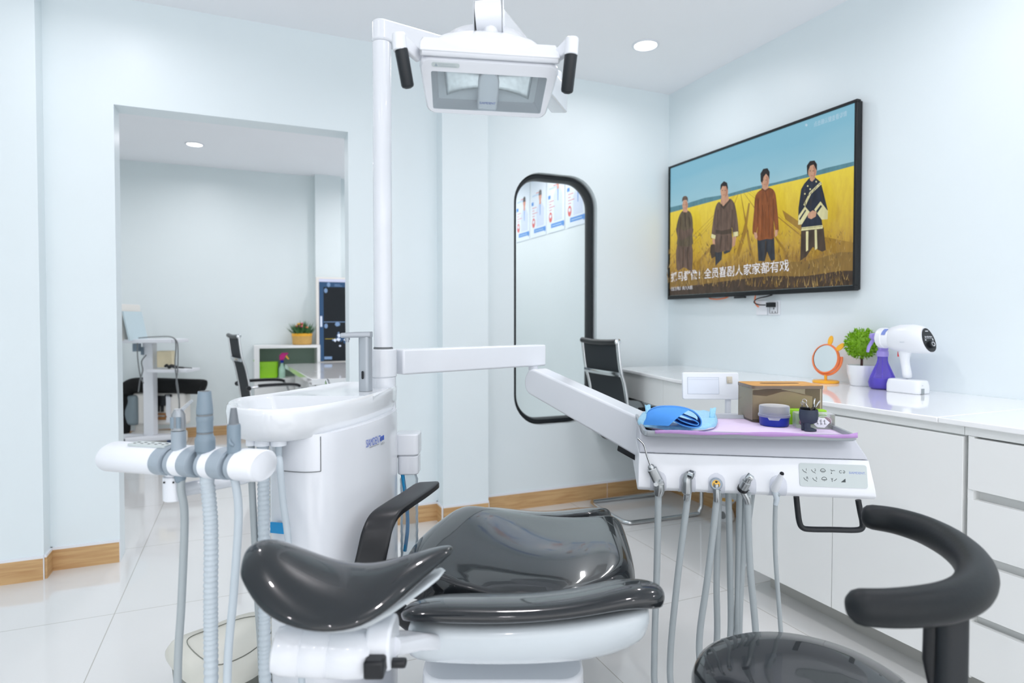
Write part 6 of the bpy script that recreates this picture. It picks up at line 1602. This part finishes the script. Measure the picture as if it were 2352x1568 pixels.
# tissue carton on the desk
q = onZ(769, 829, zdk)
tc = thing('tissue_carton', 'teal and white tissue carton on the white desk in front of the scan display', 'tissue box', (q.x, q.y, zdk))
build('carton', MB().bx((-.075, -.05, 0), (.075, .05, .032)), M_whiteg, tc, local=True)
build('carton_top', MB().bx((-.075, -.05, .0325), (.07, .05, .11)), M_teal, tc, local=True, bevel=.003)
build('yellow_print', MB().bx((-.06, -.0515, .075), (.0, -.0505, .095)), M_yellow, tc, local=True)
build('tissue', MB().loft([[Vector((.03 + p[0] * s + z * .4, p[1] * s, .1105 + z)) for p in rrect(.09, .03, .01, 2)] for z, s in ((0, 1), (.03, .9), (.06, .5))]), M_tissue, tc, local=True)

# ------------------------------------------------------------------ posters on the wall beyond the window
M_pbg = mat('poster_white', (226, 236, 246), .35, noise=.02); M_pskin = mat('poster_skin', (216, 150, 126), .5, noise=.05); M_phair = mat('poster_hair', (74, 66, 66), .5, noise=.05)
M_pcoat = mat('poster_coat', (204, 216, 236), .5, noise=.04); M_pred = mat('poster_red', (214, 96, 92), .5, noise=.05); M_pblue = mat('poster_blue', (72, 140, 214), .5, noise=.04); M_ppale = mat('poster_pale_blue', (178, 206, 232), .5, noise=.04)
zb_ = 2.05; ph_ = .66; pw_ = .345
plabs = ['dental poster farthest left in the round-cornered window, figure in a white coat', 'dental poster second from the left in the window, dark haired figure in a white coat',
         'dental poster third from the left in the window, figure with a blue tie', 'dental poster farthest right in the window, cut off by the black rubber gasket']
for i in range(4):
    yr = 6.24 - i * .385
    t = thing('poster', plabs[i], 'poster', (XR, yr - pw_ / 2, zb_), 0, None)
    Mp_ = frame(Vector((XR - .006, yr, zb_)), (0, -1, 0), (0, 0, 1))     # x to the right in view, y up, z into the room
    if (Mp_.to_3x3() @ Vector((0, 0, 1))).x > 0: Mp_ = Mp_ @ Matrix.Diagonal((1, 1, -1, 1))
    build('poster_board', MB().prism([(0, 0), (pw_, 0), (pw_, ph_), (0, ph_)], -.005, .0, Mp_), M_pbg, t)
    b = MB(); z = .0006
    def fl(m, pts, o=0): b.mat(m).flat(pts, Mp_, z + o)
    fx = .62 * pw_; fy = ph_ * (.62 if i != 2 else .74)
    ell = lambda cx, cy, rx, ry: [(cx + rx * math.cos(R(a)), cy + ry * math.sin(R(a))) for a in range(0, 360, 24)]
    fl(2, [(fx - .085, .1), (fx + .085, .1), (fx + .09, fy - .14), (fx + .03, fy - .07), (fx - .03, fy - .07), (fx - .09, fy - .14)])
    fl(0, [(fx - .018, fy - .09), (fx + .018, fy - .09), (fx + .02, fy), (fx - .02, fy)], .0003); fl(0, ell(fx, fy - .005, .032, .05), .0004); fl(1, [(fx - .034, fy), (fx + .034, fy), (fx + .028, fy + .045), (fx, fy + .058), (fx - .028, fy + .045)], .0005)
    fl(4, [(fx - .008, fy - .09), (fx + .008, fy - .09), (fx + .006, fy - .2), (fx - .006, fy - .2)], .0005)
    fl(4, [(.05 + .02, .045), (pw_ - .03, .045), (pw_ - .03, .085), (.07, .085)], .0004); fl(5, [(.09, .06), (pw_ - .06, .06), (pw_ - .06, .068), (.09, .068)], .0006); fl(4, ell(pw_ - .022, .06, .018, .028), .0007)
    fl(4, [(.01, .33), (.06, .33), (.06, .365), (.01, .365)], .0003)
    for k in range(4): fl(3, [(.03, .3 - k * .028), (.03 + (.1, .05, .12, .06)[k], .3 - k * .028), (.03 + (.1, .05, .12, .06)[k], .306 - k * .028), (.03, .306 - k * .028)], .0003)
    fl(3, ell(.06, .15, .035, .05), .0003); fl(6, ell(.06, .16, .02, .018), .0006)
    fl(5, [(.03, .42), (.2, .42), (.2, .432), (.03, .432)], .0002); fl(3, [(.12, .44), (.22, .44), (.22, .448), (.12, .448)], .0003)
    fl(4, [(.02, .58), (.13, .58), (.13, .62), (.02, .62)], .0003)
    b.keep = True
    build('poster_print', b, [M_pskin, M_phair, M_pcoat, M_pred, M_pblue, M_ppale, M_pbg], t)
